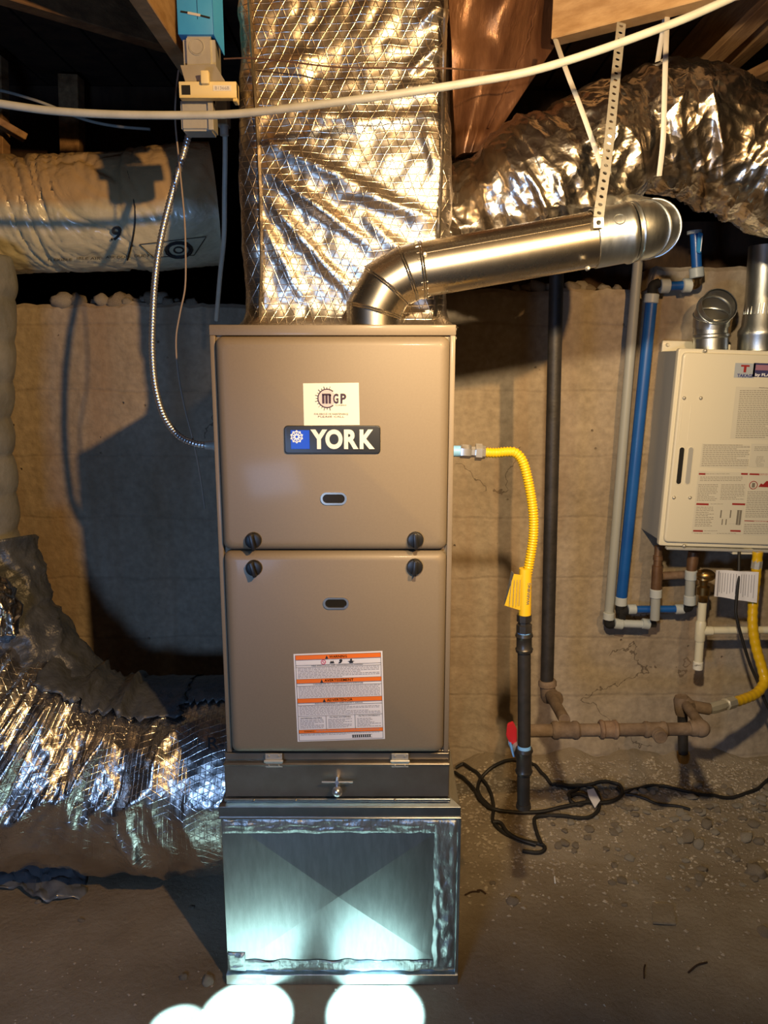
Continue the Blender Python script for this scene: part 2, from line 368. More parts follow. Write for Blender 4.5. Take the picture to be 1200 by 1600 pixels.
M_['mastic'] = mat('foil_mastic_tape', (0.50, 0.53, 0.53), 0.38, 0.8, c2=(0.33, 0.36, 0.36), ns=30, stretch=(2, 2, 1), bump=0.006, bs=28)
M_['foil'] = foil_mat('scrim_foil', rough=0.23, crk=0.15, scrim=0.5, tint=(0.80, 0.74, 0.65), dirt=0.45)
M_['foiluv'] = foil_mat('scrim_foil_duct', coord='UV', rough=0.17, crk=0.45, scrim=0.32, dirt=0.35)
M_['foilp'] = foil_mat('plain_crinkled_foil', rough=0.15, scrim=0.0, crk=0.9, dirt=0.55, tint=(0.82, 0.78, 0.72))
M_['tape'] = mat('aluminium_tape', (0.40, 0.35, 0.28), 0.30, 1.0, c2=(0.5, 0.48, 0.45), ns=20, rvar=0.08, bump=0.001, bs=50)
M_['greytape'] = mat('grey_duct_tape', (0.045, 0.05, 0.055), 0.35, c2=(0.085, 0.09, 0.09), ns=12, bump=0.010, bs=26)
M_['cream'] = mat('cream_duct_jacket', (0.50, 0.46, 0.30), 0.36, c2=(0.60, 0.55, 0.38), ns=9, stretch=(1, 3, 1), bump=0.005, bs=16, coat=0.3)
def painted_lit_top():  # tan upper half: warm lamplight painted into the jacket colour by height
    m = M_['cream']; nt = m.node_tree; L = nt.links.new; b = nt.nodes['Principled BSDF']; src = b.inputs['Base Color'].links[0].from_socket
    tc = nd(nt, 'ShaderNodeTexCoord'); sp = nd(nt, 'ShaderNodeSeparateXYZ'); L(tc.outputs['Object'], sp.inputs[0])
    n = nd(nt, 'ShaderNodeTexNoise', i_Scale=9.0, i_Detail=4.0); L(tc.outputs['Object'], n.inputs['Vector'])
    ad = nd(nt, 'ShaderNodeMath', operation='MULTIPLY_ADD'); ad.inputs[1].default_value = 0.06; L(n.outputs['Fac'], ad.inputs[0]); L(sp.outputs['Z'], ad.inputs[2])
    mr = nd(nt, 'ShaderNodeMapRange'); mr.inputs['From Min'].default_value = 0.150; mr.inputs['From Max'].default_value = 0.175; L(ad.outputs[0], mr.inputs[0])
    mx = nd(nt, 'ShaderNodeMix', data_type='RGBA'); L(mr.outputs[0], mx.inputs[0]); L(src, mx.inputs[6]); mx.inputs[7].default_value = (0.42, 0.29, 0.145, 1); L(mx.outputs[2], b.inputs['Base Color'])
painted_lit_top()
M_['greyduct'] = mat('grey_duct_jacket', (0.17, 0.17, 0.145), 0.5, c2=(0.25, 0.245, 0.21), ns=12, bump=0.006, bs=20, coat=0.15)
M_['ink'] = mat('printed_ink', (0.02, 0.02, 0.022), 0.6)
M_['inkgrey'] = mat('grey_print', (0.30, 0.30, 0.34), 0.7)
M_['inktan'] = mat('faded_print', (0.20, 0.18, 0.14), 0.7)
M_['paper'] = mat('label_paper', (0.78, 0.78, 0.82), 0.45)
M_['creamp'] = mat('cream_sticker', (0.80, 0.76, 0.62), 0.4)
M_['orange'] = mat('orange_print', (0.90, 0.19, 0.015), 0.45)
M_['red'] = mat('red_print', (0.33, 0.02, 0.02), 0.5)
M_['redh'] = mat('red_handle', (0.75, 0.03, 0.03), 0.35)
M_['blue'] = mat('blue_emblem', (0.0, 0.05, 0.62), 0.35)
M_['white'] = mat('cream_letter', (0.80, 0.78, 0.67), 0.4)
M_['whitew'] = mat('white_emblem', (0.9, 0.92, 0.95), 0.4)
M_['plum'] = mat('dark_plum_ink', (0.035, 0.008, 0.02), 0.5)
M_['pink'] = mat('pale_gear_fill', (0.55, 0.47, 0.46), 0.5)
M_['yellow'] = mat('yellow_coating', (0.74, 0.46, 0.01), 0.32, coat=0.2)
M_['yellowd'] = mat('yellow_tag_plastic', (0.80, 0.50, 0.02), 0.4)
M_['pipeb'] = mat('black_iron', (0.018, 0.016, 0.014), 0.55, 0.1, c2=(0.034, 0.029, 0.025), ns=30, bump=0.0006, bs=120)
M_['pipem'] = mat('malleable_fitting', (0.06, 0.055, 0.05), 0.38, 0.7, c2=(0.10, 0.09, 0.08), ns=30)
M_['rust'] = mat('rusty_iron', (0.16, 0.095, 0.055), 0.8, 0.2, c2=(0.27, 0.19, 0.13), ns=25, bump=0.002, bs=90)
M_['dusty'] = mat('dusty_iron', (0.21, 0.15, 0.10), 0.85, 0.1, c2=(0.12, 0.08, 0.05), ns=25, bump=0.002, bs=90)
M_['dope'] = mat('pale_blue_sealant', (0.22, 0.50, 0.90), 0.5)
M_['pexb'] = mat('blue_pipe', (0.005, 0.075, 0.34), 0.4, c2=(0.01, 0.11, 0.40), ns=6, coat=0.1)
M_['pexw'] = mat('grey_white_pipe', (0.36, 0.38, 0.36), 0.45)
M_['pexc'] = mat('translucent_collar', (0.52, 0.56, 0.56), 0.4, c2=(0.45, 0.5, 0.5), ns=12)
M_['brass'] = mat('tarnished_brass', (0.42, 0.27, 0.10), 0.36, 1.0, c2=(0.25, 0.16, 0.07), ns=18)
M_['copper'] = mat('tarnished_copper', (0.20, 0.10, 0.05), 0.5, 0.7, c2=(0.30, 0.18, 0.10), ns=18)
M_['pvc'] = mat('cream_pvc', (0.74, 0.70, 0.52), 0.35, coat=0.1)
M_['heater'] = mat('cream_enamel', (0.74, 0.70, 0.55), 0.38, coat=0.1)
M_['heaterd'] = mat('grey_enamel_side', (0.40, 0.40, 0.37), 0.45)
M_['bluebox'] = mat('blue_painted_box', (0.04, 0.30, 0.66), 0.45, c2=(0.05, 0.34, 0.70), ns=20)
M_['zinc'] = mat('zinc_box', (0.60, 0.58, 0.50), 0.42, 0.5, c2=(0.50, 0.48, 0.41), ns=14, bump=0.001, bs=50)
M_['ivory'] = mat('ivory_plastic', (0.80, 0.66, 0.33), 0.5)
M_['cable'] = mat('grey_cable', (0.42, 0.42, 0.36), 0.5, c2=(0.50, 0.50, 0.43), ns=30)
M_['wire'] = mat('tan_wire', (0.28, 0.22, 0.17), 0.6)
M_['redwire'] = mat('brown_wire', (0.10, 0.05, 0.03), 0.6)
M_['strap'] = mat('white_strap', (0.55, 0.53, 0.48), 0.4)
M_['kraft'] = mat('brown_kraft_paper', (0.10, 0.045, 0.025), 0.32, 0.35, c2=(0.24, 0.12, 0.065), ns=5, stretch=(3, 3, 0.7), bump=0.006, bs=9, rvar=0.08)
M_['glassd'] = mat('dark_sight_glass', (0.02, 0.018, 0.014), 0.12, coat=0.6)
M_['rubber'] = mat('black_rubber', (0.014, 0.013, 0.012), 0.55)

# ---------------------------------------------------------------- the setting
def G(px, py, lift=0.0):                # point where the photo ray meets the uneven ground
    d = ray(px, py); t = 1.2
    for _ in range(400):
        p = CAM + d * t
        if p.z <= ground_z(p.x, p.y) + lift: break
        t += 0.004
    return p
def hn(x, y, z=0.0, s=1.0): return noise.noise(Vector((x * s, y * s, z)))
def ground_z(x, y):
    z = 0.006 * hn(x, y, 1, 4) + 0.003 * hn(x, y, 2, 14)
    k = max(0, min(1, (y - 0.40) / 0.38)); kr = max(0, min(1, (x - 0.20) / 0.22))
    z += k * kr * 0.115 + k * kr * 0.020 * hn(x, y, 5, 11) + k * kr * 0.012 * abs(hn(x, y, 6, 26))
    k2 = max(0, min(1, (y + 0.35) / 0.3)); kx = max(0, min(1, (x - 0.75) / 0.4)); z += 0.012 * k2 * kx * (hn(x, y, 9, 16) + .3)
    if abs(x) < .30 and -.05 < y < .8: z = min(z, 0.0)
    return z
bm = NB(); nx, ny = 330, 250; gx = []
for i in range(nx + 1):
    t = i / nx * 2 - 1; gx.append(0.1 + 1.5 * t + 2.2 * t ** 5)
gy = []
for j in range(ny + 1):
    t = j / ny; gy.append(0.86 - 1.6 * t - 4.2 * t ** 6)
vs = [[bm.verts.new((x, y, ground_z(x, y))) for x in gx] for y in gy]
for j in range(ny):
    for i in range(nx): bm.faces.new((vs[j][i], vs[j + 1][i], vs[j + 1][i + 1], vs[j][i + 1]))
floor = obj('floor', bm, M_['dirt'], label='packed brown dirt floor of the crawl space', kind='structure')

def wall_top(x):
    base = 1.462 if x < 0.2 else (1.50 if x < .84 else 1.56)
    return base + 0.012 * hn(x, 0, 3, 9) + 0.006 * hn(x, 0, 4, 30)
bm = NB(); nx, nz = 420, 150
rows = []
for j in range(nz + 1):
    row = []
    for i in range(nx + 1):
        x = -3.4 + 7.0 * i / nx; zt = wall_top(x); z = -0.15 + (zt + 0.15) * j / nz
        y = 0.80 + 0.006 * hn(x, z, 2, 3) + 0.0025 * hn(x, z, 3, 22)
        fb = (z / 0.185) % 1.0; y += -0.003 if int(z / 0.185) % 2 else 0.0
        if z < 0.40 and x > 0.30:
            k = (0.40 - z) / 0.4 * min(1, (x - .30) / .15) * .75; y -= k * k * 0.13 + k * 0.022 * hn(x, z, 7, 13) + k * 0.010 * hn(x, z, 8, 34)
        if j == nz: y += 0.01
        row.append(bm.verts.new((x, y, z)))
    rows.append(row)
back = [bm.verts.new((-3.4 + 7.0 * i / nx, 1.02, wall_top(-3.4 + 7.0 * i / nx) - 0.005 + 0.01 * hn(i * .3, 1))) for i in range(nx + 1)]
for j in range(nz):
    for i in range(nx): bm.faces.new((rows[j][i], rows[j][i + 1], rows[j + 1][i + 1], rows[j + 1][i]))
for i in range(nx): bm.faces.new((rows[nz][i], rows[nz][i + 1], back[i + 1], back[i]))
wall = obj('wall_back', bm, M_['concrete'], label='rough board-formed tan concrete foundation wall', kind='structure', smooth=1)
# soil behind the wall top, far walls, subfloor
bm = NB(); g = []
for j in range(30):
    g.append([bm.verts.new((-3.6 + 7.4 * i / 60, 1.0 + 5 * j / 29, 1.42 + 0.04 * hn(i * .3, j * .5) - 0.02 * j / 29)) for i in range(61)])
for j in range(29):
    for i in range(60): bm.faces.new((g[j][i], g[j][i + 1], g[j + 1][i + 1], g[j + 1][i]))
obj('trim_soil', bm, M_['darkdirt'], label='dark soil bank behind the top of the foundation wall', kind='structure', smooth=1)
for nm, a, b in (('wall_far', (-3.7, 6.0, 1.0), (3.9, 6.1, 2.6)), ('wall_left', (-3.7, -5.0, -0.2), (-3.6, 6.0, 2.6)), ('wall_right', (3.8, -5.0, -0.2), (3.9, 6.0, 2.6)), ('wall_front', (-3.7, -5.0, -0.2), (3.9, -4.9, 2.6))):
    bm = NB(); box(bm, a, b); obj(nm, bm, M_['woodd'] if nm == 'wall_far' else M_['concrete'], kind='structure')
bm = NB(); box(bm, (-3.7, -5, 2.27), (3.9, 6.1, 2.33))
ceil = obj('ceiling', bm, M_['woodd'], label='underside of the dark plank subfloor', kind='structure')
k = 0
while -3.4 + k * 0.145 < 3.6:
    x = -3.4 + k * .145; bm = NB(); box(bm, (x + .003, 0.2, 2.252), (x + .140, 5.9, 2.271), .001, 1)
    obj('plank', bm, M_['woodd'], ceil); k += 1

# stones bedded on the wall top, children of the wall
def rock_mesh(name, seed, m):
    t = bmesh.new(); bmesh.ops.create_icosphere(t, subdivisions=2, radius=1.0)
    for v in t.verts:
        d = v.co.normalized(); k = 1 + 0.42 * noise.noise(d * 1.3 + Vector((seed * 7.1, seed * 3.3, 0))) + 0.20 * noise.noise(d * 3.1 + Vector((seed, 0, seed * 5)))
        v.co = d * k
    me = bpy.data.meshes.new(name); t.to_mesh(me); t.free(); me.materials.append(m)
    for p in me.polygons: p.use_smooth = True
    return me
ROCKS = [rock_mesh('stone', i, M_['stone' if i % 3 else 'stonel']) for i in range(8)]
def put_rock(parent, c, s, i):
    o = bpy.data.objects.new('stone', ROCKS[i % 8]); COL.objects.link(o); o.parent = parent
    o.location = Vector(c) - rootloc(parent); o.scale = s; o.rotation_euler = (random.uniform(-.3, .3), random.uniform(-.3, .3), random.uniform(0, 6.28))
    return o
for i, (px, py, r) in enumerate([(98, 470, 15), (121, 472, 14), (150, 476, 9), (160, 469, 12), (184, 473, 15), (201, 468, 10), (200, 482, 8), (214, 474, 8), (224, 470, 9), (236, 466, 11), (240, 479, 9), (254, 468, 14), (262, 478, 9), (212, 484, 6), (228, 484, 6), (248, 484, 6), (172, 484, 6), (278, 478, 8), (300, 474, 8)]):
    c = W(px, py, 0.815 + .012 * (i % 3)); s = r * 2.24 / FPX; c.z = max(c.z, 1.462 + s * .3) if r > 7 else c.z
    put_rock(wall, c, (s * 1.15, s, s * .85), i)
for i, (px, py, r) in enumerate([(806, 459, 8), (822, 455, 10), (840, 452, 12), (858, 450, 10), (893, 452, 12), (908, 450, 12), (920, 455, 8), (945, 452, 9), (964, 450, 8), (790, 463, 6), (872, 452, 8)]):
    c = W(px, py, 0.83 + .01 * (i % 2)); s = r * 2.24 / FPX; c.z = 1.497 + s * .45
    put_rock(wall, c, (s * 1.3, s, s * .8), i + 3)
# pebbles and stones lying in the dirt: children of the floor
PEB = [(983, 1341, 9, .5), (801, 1412, 10, .6), (1181, 1366, 17, .7), (1092, 1322, 10, .9), (1104, 1292, 11, .8), (1073, 1309, 15, .4), (1165, 1312, 12, .6), (1185, 1318, 9, .7), (325, 1535, 9, .6), (287, 1529, 6, .8), (1108, 1262, 9, .4),
       (1080, 1247, 12, .4), (1178, 1290, 10, .5), (1120, 1268, 8, .6), (1150, 1262, 9, .5), (1045, 1298, 7, .6), (1190, 1250, 10, .6), (1140, 1240, 9, .7), (1193, 1460, 10, .6), (993, 1380, 5, .6), (1074, 1390, 5, .6),
       (960, 1290, 7, .4), (1010, 1270, 8, .4), (1030, 1262, 9, .4), (1062, 1272, 9, .5), (770, 1382, 6, .5), (948, 1240, 7, .5), (990, 1250, 7, .5), (300, 1420, 5, .5), (128, 1440, 5, .5), (60, 1410, 6, .5), (1150, 1345, 7, .5), (1120, 1330, 6, .5), (1035, 1325, 6, .4)]
for i, (px, py, r, fl) in enumerate(PEB):
    p = G(px, py); s = r * 1.95 / FPX
    put_rock(floor, (p.x, p.y, ground_z(p.x, p.y) + s * fl * .35), (s, s * .8, s * fl), i)
for i in range(95):
    px = random.uniform(860, 1200); py = 1225 + abs(random.gauss(0, 65))
    if py > 1560: continue
    p = G(px, py)
    if p.y > .74: continue
    s = random.uniform(.006, .013); put_rock(floor, (p.x, p.y, ground_z(p.x, p.y) + s * .2), (s * 1.2, s, s * .6), i)
bm = NB()                                     # finest gravel and crumbs: too small to pick apart
for i in range(5200):
    if i % 3: x = random.uniform(.3, 1.25); y = .74 - abs(random.gauss(0, .22))
    else: x = random.uniform(-1.1, 1.2); y = random.uniform(-.45, .72)
    if abs(x) < .26 and -.02 < y < .8: continue
    if -1.2 < x < -.25 and y > .12: continue
    s = random.uniform(.0012, .0045) * (1.25 if i % 3 else .8); c = Vector((x, y, ground_z(x, y) + s * .25)); v = []
    for d in ((1, 0, 0), (0, 1, 0), (-1, 0, 0), (0, -1, 0)):
        a = random.uniform(-.5, .5); v.append(bm.verts.new(c + Vector((d[0] + a * d[1], d[1] - a * d[0], 0)) * s * random.uniform(.8, 1.5)))
    tpt = bm.verts.new(c + Vector((0, 0, s * random.uniform(.5, 1))))
    for q in range(4): bm.faces.new((v[q], v[(q + 1) % 4], tpt))
obj('gravel', bm, M_['stone'], floor, label='fine gravel and crumbs scattered on the dirt', kind='stuff', smooth=1)

# flat square tile lying in the dirt
bm = NB(); c = F(1037, 1430); q = .031
slab(bm, [F(1018, 1414, .004), F(1020, 1444, .004), F(1056, 1446, .004), F(1052, 1416, .004)], .006, bev=.001)
obj('tile', bm, M_['dirt'], label='small square flat tile half buried in the dirt at right', cat='tile')
for i, (px, py, ln, an) in enumerate([(738, 1398, .02, .3), (1090, 1515, .03, .5), (867, 1377, .013, 1.4), (752, 1396, .012, 2.6), (1007, 1520, .02, 1.2)]):
    p = G(px, py); p.z = ground_z(p.x, p.y) + .003; d = Vector((math.cos(an), math.sin(an), .0)) * ln; bm = NB()
    tube(bm, smooth_path([p - d, p + Vector((0, .004, .002)), p + d], 4), .002, 6)
    obj('twig', bm, M_['woodd'] if i != 2 else M_['whitew'], label=['dark twig beside the right foot of the metal base box', 'dark twig lying low on the dirt near the bottom right', 'tiny white scrap standing out on the dirt below the cord', 'curled dark twig nearest the metal base box edge', 'dark twig left of the square tile, lower down'][i], cat='twig' if i != 2 else 'scrap')

# ---------------------------------------------------------------- overhead timber
def timber(name, p, q, w, h, m, label, cat='joist', group=None, up=Vector((0, 0, 1))):
    bm = NB(); beam(bm, p, q, w, h, up); return obj(name, bm, m, label=label, cat=cat, group=group)
timber('floor_joist', (-0.391, -0.6, 2.125), (-0.391, 0.66, 2.125), .038, .25, M_['woodl'], 'pale floor joist overhead that carries the blue box')
timber('wood_brace', W(-60, -16, .2) + Vector((0, 0, .07)), W(285, 86, .60) + Vector((0, 0, .07)), .04, .14, M_['woodb'], 'dark diagonal timber crossing the top left corner', 'brace')
timber('wood_brace', W(868, 66, .42) + Vector((0, 0, .07)), W(1260, -34, .12) + Vector((0, 0, .07)), .045, .14, M_['woodl'], 'pale timber overhead from which the metal strap hangs', 'brace')
timber('wood_batten', W(1084, 120, .75), W(1230, -20, .35), .045, .02, M_['wood'], 'upper of two thin battens at the top right corner', 'batten')
timber('wood_batten', W(1120, 150, .80), W(1240, 90, .5), .05, .025, M_['wood'], 'lower of two thin battens at the top right corner', 'batten')
timber('floor_joist', (0.98, -0.2, 2.16), (1.02, 1.8, 2.14), .038, .2, M_['wood'], 'brown joist overhead behind the right foil duct')
timber('floor_joist', (-1.6, 1.5, 2.13), (2.6, 1.62, 2.13), .038, .24, M_['woodd'], 'dark joist far back across the crawl space')
timber('timber_post', W(113, 262, 1.35) - Vector((0, 0, .05)), W(111, 120, 1.35), .065, .06, M_['wood'], 'wooden post behind the cream duct', 'post', up=Vector((0, 1, 0)))
timber('timber_post', W(148, 262, 1.75) - Vector((0, 0, .05)), W(147, 120, 1.75), .05, .05, M_['woodd'], 'dim post just right of the wooden post behind the cream duct', 'post', up=Vector((0, 1, 0)))
timber('timber_post', W(2, 250, 1.1), W(-2, 90, 1.1), .035, .05, M_['wood'], 'thin upright stud at the left edge above the cream duct', 'post', up=Vector((0, 1, 0)))
timber('wood_batten', W(-12, 186, 1.0), W(40, 216, 1.05), .04, .02, M_['wood'], 'short stub of wood at the left edge above the cream duct', 'batten')
# wood sheathing seen behind the heater vents
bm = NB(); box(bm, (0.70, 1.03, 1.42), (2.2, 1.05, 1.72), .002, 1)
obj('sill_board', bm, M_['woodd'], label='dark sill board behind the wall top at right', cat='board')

# kraft-faced batt hanging right of the supply duct
def sheet(bm, fn, nu, nv, th, mi=0):
    A = [[fn(i / nu, j / nv) for i in range(nu + 1)] for j in range(nv + 1)]
    fr = [[bm.verts.new(p) for p in r] for r in A]; bk = [[bm.verts.new(p + Vector((0, th, 0))) for p in r] for r in A]
    for j in range(nv):
        for i in range(nu):
            bm.faces.new((fr[j][i], fr[j][i + 1], fr[j + 1][i + 1], fr[j + 1][i])).material_index = mi
            bm.faces.new((bk[j][i], bk[j + 1][i], bk[j + 1][i + 1], bk[j][i + 1])).material_index = mi
    def edge(a, b): 
        for i in range(len(a) - 1): bm.faces.new((a[i], b[i], b[i + 1], a[i + 1])).material_index = mi
    edge(fr[0], bk[0]); edge(fr[-1][::-1], bk[-1][::-1]); edge([r[0] for r in fr][::-1], [r[0] for r in bk][::-1]); edge([r[-1] for r in fr], [r[-1] for r in bk])
bt = thing('insulation_batt', W(790, 240, .42), 'brown paper-faced insulation batt hanging right of the foil plenum', 'insulation')
def batt(u, v):
    T = W(700 + 200 * u, -25, .36 + .12 * u); Bq = W(712 + 45 * u, 246 - 8 * u, .40)
    mid = W(706 + 165 * u, 66, .38 + .10 * u)
    p = T.lerp(mid, v * 2.6) if v < .385 else mid.lerp(Bq, (v - .385) / .615)
    p.y += .012 * math.sin(u * 9 + v * 3) + .010 * hn(p.x, p.z, 3, 12) + .03 * (1 - abs(2 * u - 1)) * -1
    return p
bm = NB(); sheet(bm, batt, 40, 60, .02); obj('kraft_facing', bm, M_['kraft'], bt, smooth=1)
bm = NB(); tube(bm, [batt(.72, v / 24) + Vector((.002 * math.sin(v * 3), -.004, 0)) for v in range(2, 22)], .004, 6, rf=lambda s, th, p: .002 + .004 * abs(hn(s, th, 0, 60)))
obj('stapled_seam', bm, M_['kraft'], bt, smooth=1)
# brown panel between batt and plenum
timber('wood_board', W(713, 245, .55), W(706, -40, .55), .05, .03, M_['woodd'], 'narrow dark board between plenum and hanging batt', 'board', up=Vector((0, 1, 0)))
timber('wood_board', W(735, 120, .50), W(768, -30, .50), .035, .02, M_['zinc'], 'slanting grey metal strip behind the hanging batt', 'strip', up=Vector((0, 1, 0)))

# ---------------------------------------------------------------- supply plenum (foil wrapped)
X0, X1 = W(386, 480, .14).x, W(693, 480, .14).x; YF, YB = .14, .66; ZB, ZT = 1.368, 2.262
sup = thing('supply_plenum', ((X0 + X1) / 2, .4, ZB), 'tall foil-wrapped supply plenum rising from the furnace top', 'duct')
per = []; rc = .03
def arc(cx, cy, a0, a1, n=6):
    for k in range(n + 1):
        a = R(a0 + (a1 - a0) * k / n); per.append((cx + rc * math.cos(a), cy + rc * math.sin(a)))
n = 26
for k in range(n): per.append((X0, YB - (YB - YF - rc) * k / n))
arc(X0 + rc, YF + rc, 180, 270)
n = 62
for k in range(1, n): per.append((X0 + rc + (X1 - X0 - 2 * rc) * k / n, YF))
arc(X1 - rc, YF + rc, 270, 360)
n = 26
for k in range(1, n + 1): per.append((X1, YF + rc + (YB - YF - rc) * k / n))
def fold(x, z):
    a = 0.0
    for (x0, z0, x1, z1, w, h) in FOLDS:
        d = Vector((x1 - x0, z1 - z0)); L2 = d.length_squared; v = Vector((x - x0, z - z0)); t = v.dot(d) / L2
        if -.1 < t < 1.1:
            tt = max(0, min(1, t)); dist = (v - d * tt).length; a += h * math.exp(-(dist / w) ** 2) * math.sin(math.pi * max(.02, min(.98, t)))
    return a
def fpx(a, b, c, d, w, h):
    p = W(a, b, .13); q = W(c, d, .13); return (p.x, p.z, q.x, q.z, w, h)
FOLDS = [fpx(400, 215, 640, 330, .012, .016), fpx(400, 255, 600, 400, .012, .018), fpx(405, 300, 560, 470, .011, .014), fpx(400, 330, 480, 480, .010, .010),
         fpx(500, 290, 700, 350, .012, .012), fpx(640, 110, 700, 60, .010, .014), fpx(620, 140, 700, 130, .010, .012), fpx(650, 40, 700, 0, .010, .014), fpx(460, 180, 640, 190, .010, .007),
         fpx(560, 330, 650, 420, .012, .012), fpx(420, 110, 560, 60, .02, .006), fpx(660, 180, 695, 330, .008, .008)]
bm = NB(); rings = []; nz = 140
for j in range(nz + 1):
    z = ZB + (ZT - ZB) * (j / nz); ring = []
    fl = .030 * math.exp(-(z - ZB) / .012)
    for (x, y) in per:
        cx, cy = (X0 + X1) / 2, .4; dx, dy = x - cx, y - cy
        d = 0.0065 * noise.noise(Vector((x * 9, y * 9, z * 9))) + 0.0035 * abs(noise.noise(Vector((x * 24 + 3, y * 24, z * 24)))) * 2 + .0016 * noise.noise(Vector((x * 60, y * 60, z * 60)))
        if y < YF + rc: d += fold(x, z)
        bul = .012 * math.sin(math.pi * min(1, (z - ZB) / .5)) + .004
        d += bul - .004; d *= min(1, (z - ZB) / .02 + .2)
        nrm = Vector((0, -1)) if y < YF + .002 else (Vector((math.copysign(1, dx), 0)) if y > YF + rc else Vector((math.copysign(.7, dx), -.7)))
        kx = 1 + fl / .19; ky = fl
        ring.append(bm.verts.new((cx + dx * kx + nrm.x * d, (y - ky if y < .3 else y) + nrm.y * d, z)))
    rings.append(ring)
for j in range(nz):
    for i in range(len(per) - 1): bm.faces.new((rings[j][i], rings[j][i + 1], rings[j + 1][i + 1], rings[j + 1][i]))
    bm.faces.new((rings[j][-1], rings[j][0], rings[j + 1][0], rings[j + 1][-1]))
obj('foil_wrap', bm, M_['foil'], sup, sharp=180, smooth=1)
def strip_on_plenum(name, pxs, w, label=None):
    bm = NB(); L_ = []; 
    for (px, py, y) in pxs: L_.append(W(px, py, y))
    P = smooth_path(L_, 6)
    lt = [bm.verts.new(p + Vector((-w / 2 + .001 * random.random(), 0, 0))) for p in P]; mm = [bm.verts.new(p + Vector((0, -.004 - .002 * random.random(), 0))) for p in P]; rt = [bm.verts.new(p + Vector((w / 2 + .001 * random.random(), 0, 0))) for p in P]
    b2 = [bm.verts.new(p + Vector((0, .002, 0))) for p in P]
    for i in range(len(P) - 1):
        for a, b in ((lt, mm), (mm, rt), (rt, b2), (b2, lt)): bm.faces.new((a[i], b[i], b[i + 1], a[i + 1]))
    obj(name, bm, M_['tape'], sup, label=label, smooth=1)
strip_on_plenum('corner_tape', [(405, 495, .112), (408, 400, .118), (404, 250, .122), (396, 120, .122), (388, -20, .122)], .007)
strip_on_plenum('corner_tape', [(679, 495, .112), (684, 400, .118), (690, 250, .122), (693, 120, .122), (697, -20, .122)], .007)
bm = NB(); box(bm, (X0 - .012, .10, ZB - .003), (X1 + .022, .62, ZB + .004), .002, 1)
obj('starting_collar', bm, M_['galv'], sup)

# ---------------------------------------------------------------- flexible ducts
def ridge(q): return (1 - min(1, abs(noise.noise(q)) * 2.2)) ** 2
def duct_rf(r, amp, spiral=.0, pitch=.06, seed=0, f1=11, f2=30):
    def rf(s, th, p):
        q = p + Vector((seed * 3.1, seed, 0))
        d = amp * (noise.noise(q * f1) + .9 * abs(noise.noise(q * f2)) + .3 * noise.noise(q * 70))
        if spiral: d += spiral * abs(math.sin(math.pi * (s / pitch + .5 * noise.noise(q * 6)))) ** .6
        return r + d
    return rf
cream = thing('insulated_flexible_duct', W(170, 410, .5), 'cream-jacketed flexible duct lying above the wall at upper left', 'duct')
YC, RD = .66, .143
pth, L = resample(smooth_path([W(-120, 345, YC), W(0, 337, YC), W(100, 334, YC), W(200, 332, YC), W(262, 326, YC), W(308, 322, YC + .005), W(335, 321, YC + .015)], 8), .006)
def cr(s, th, p):
    q = p; w = noise.noise(q * 5) * .35
    v = Vector((q.x * 20 + q.z * 16 + w * 6, q.y * 5, q.z * 4)); d = .004 * noise.noise(Vector((q.x * 8, q.y * 6, q.z * 6)))
    d -= .010 * max(0, 1 - abs(noise.noise(v)) * 9); d -= .005 * max(0, 1 - abs(noise.noise(v * 2.3)) * 8); d += .0015 * noise.noise(q * 60)
    return RD + d * (1 if s < L - .2 else .35) + (.006 if s > L - .19 else 0)
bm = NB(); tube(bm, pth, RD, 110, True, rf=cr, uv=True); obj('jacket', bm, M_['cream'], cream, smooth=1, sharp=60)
# print on the jacket: marks follow the cylinder's front
def on_cyl(px, py, yc, zc, r):
    d = ray(px, py); o = Vector((CAM.y - yc, CAM.z - zc)); dd = Vector((d.y, d.z)); a = dd.dot(dd); b = o.dot(dd); c = o.dot(o) - r * r
    disc = max(0, b * b - a * c); t = (-b - math.sqrt(disc)) / a; return CAM + d * t
def wrap_text(bm, s, x0, x1, py0, py1, yc, zf, r, flip=False, bold=0.0):
    cu = bpy.data.curves.new('t', 'FONT'); cu.body = s; cu.offset = bold; cu.resolution_u = 4
    o = bpy.data.objects.new('t', cu); me = o.to_mesh(); t = bmesh.new(); t.from_mesh(me); o.to_mesh_clear(); bpy.data.objects.remove(o); bpy.data.curves.remove(cu)
    bmesh.ops.subdivide_edges(t, edges=t.edges[:], cuts=1)
    xs = [v.co.x for v in t.verts]; ys = [v.co.y for v in t.verts]; a, b, c, d = min(xs), max(xs), min(ys), max(ys)
    for v in t.verts:
        u = (v.co.x - a) / (b - a); w = (v.co.y - c) / (d - c)
        if flip: u, w = 1 - u, 1 - w
        px = x0 + (x1 - x0) * u; py = py1 + (py0 - py1) * w; v.co = on_cyl(px, py, yc, zf(px), r)
    merge(bm, t)
zc = lambda px: W(px, 334 - (max(0, px - 200) * .1), YC).z
bm = NB(); wrap_text(bm, '6', 174, 189, 354, 376, YC, zc, RD + .004, True, .02); wrap_text(bm, '.', 173, 176, 372, 376, YC, zc, RD + .004, True, .02)
def line_on(bm, pts, w, yc, zf, r):
    P = [];
    for (a, b) in zip(pts[:-1], pts[1:]):
        for k in range(8): P.append((a[0] + (b[0] - a[0]) * k / 8, a[1] + (b[1] - a[1]) * k / 8))
    P.append(pts[-1]); tube(bm, [on_cyl(x, y, yc, zf(x), r) for x, y in P], w, 5)
line_on(bm, [(218, 382), (322, 370), (303, 399), (240, 402), (218, 382)], .0009, YC, zc, RD + .0065)
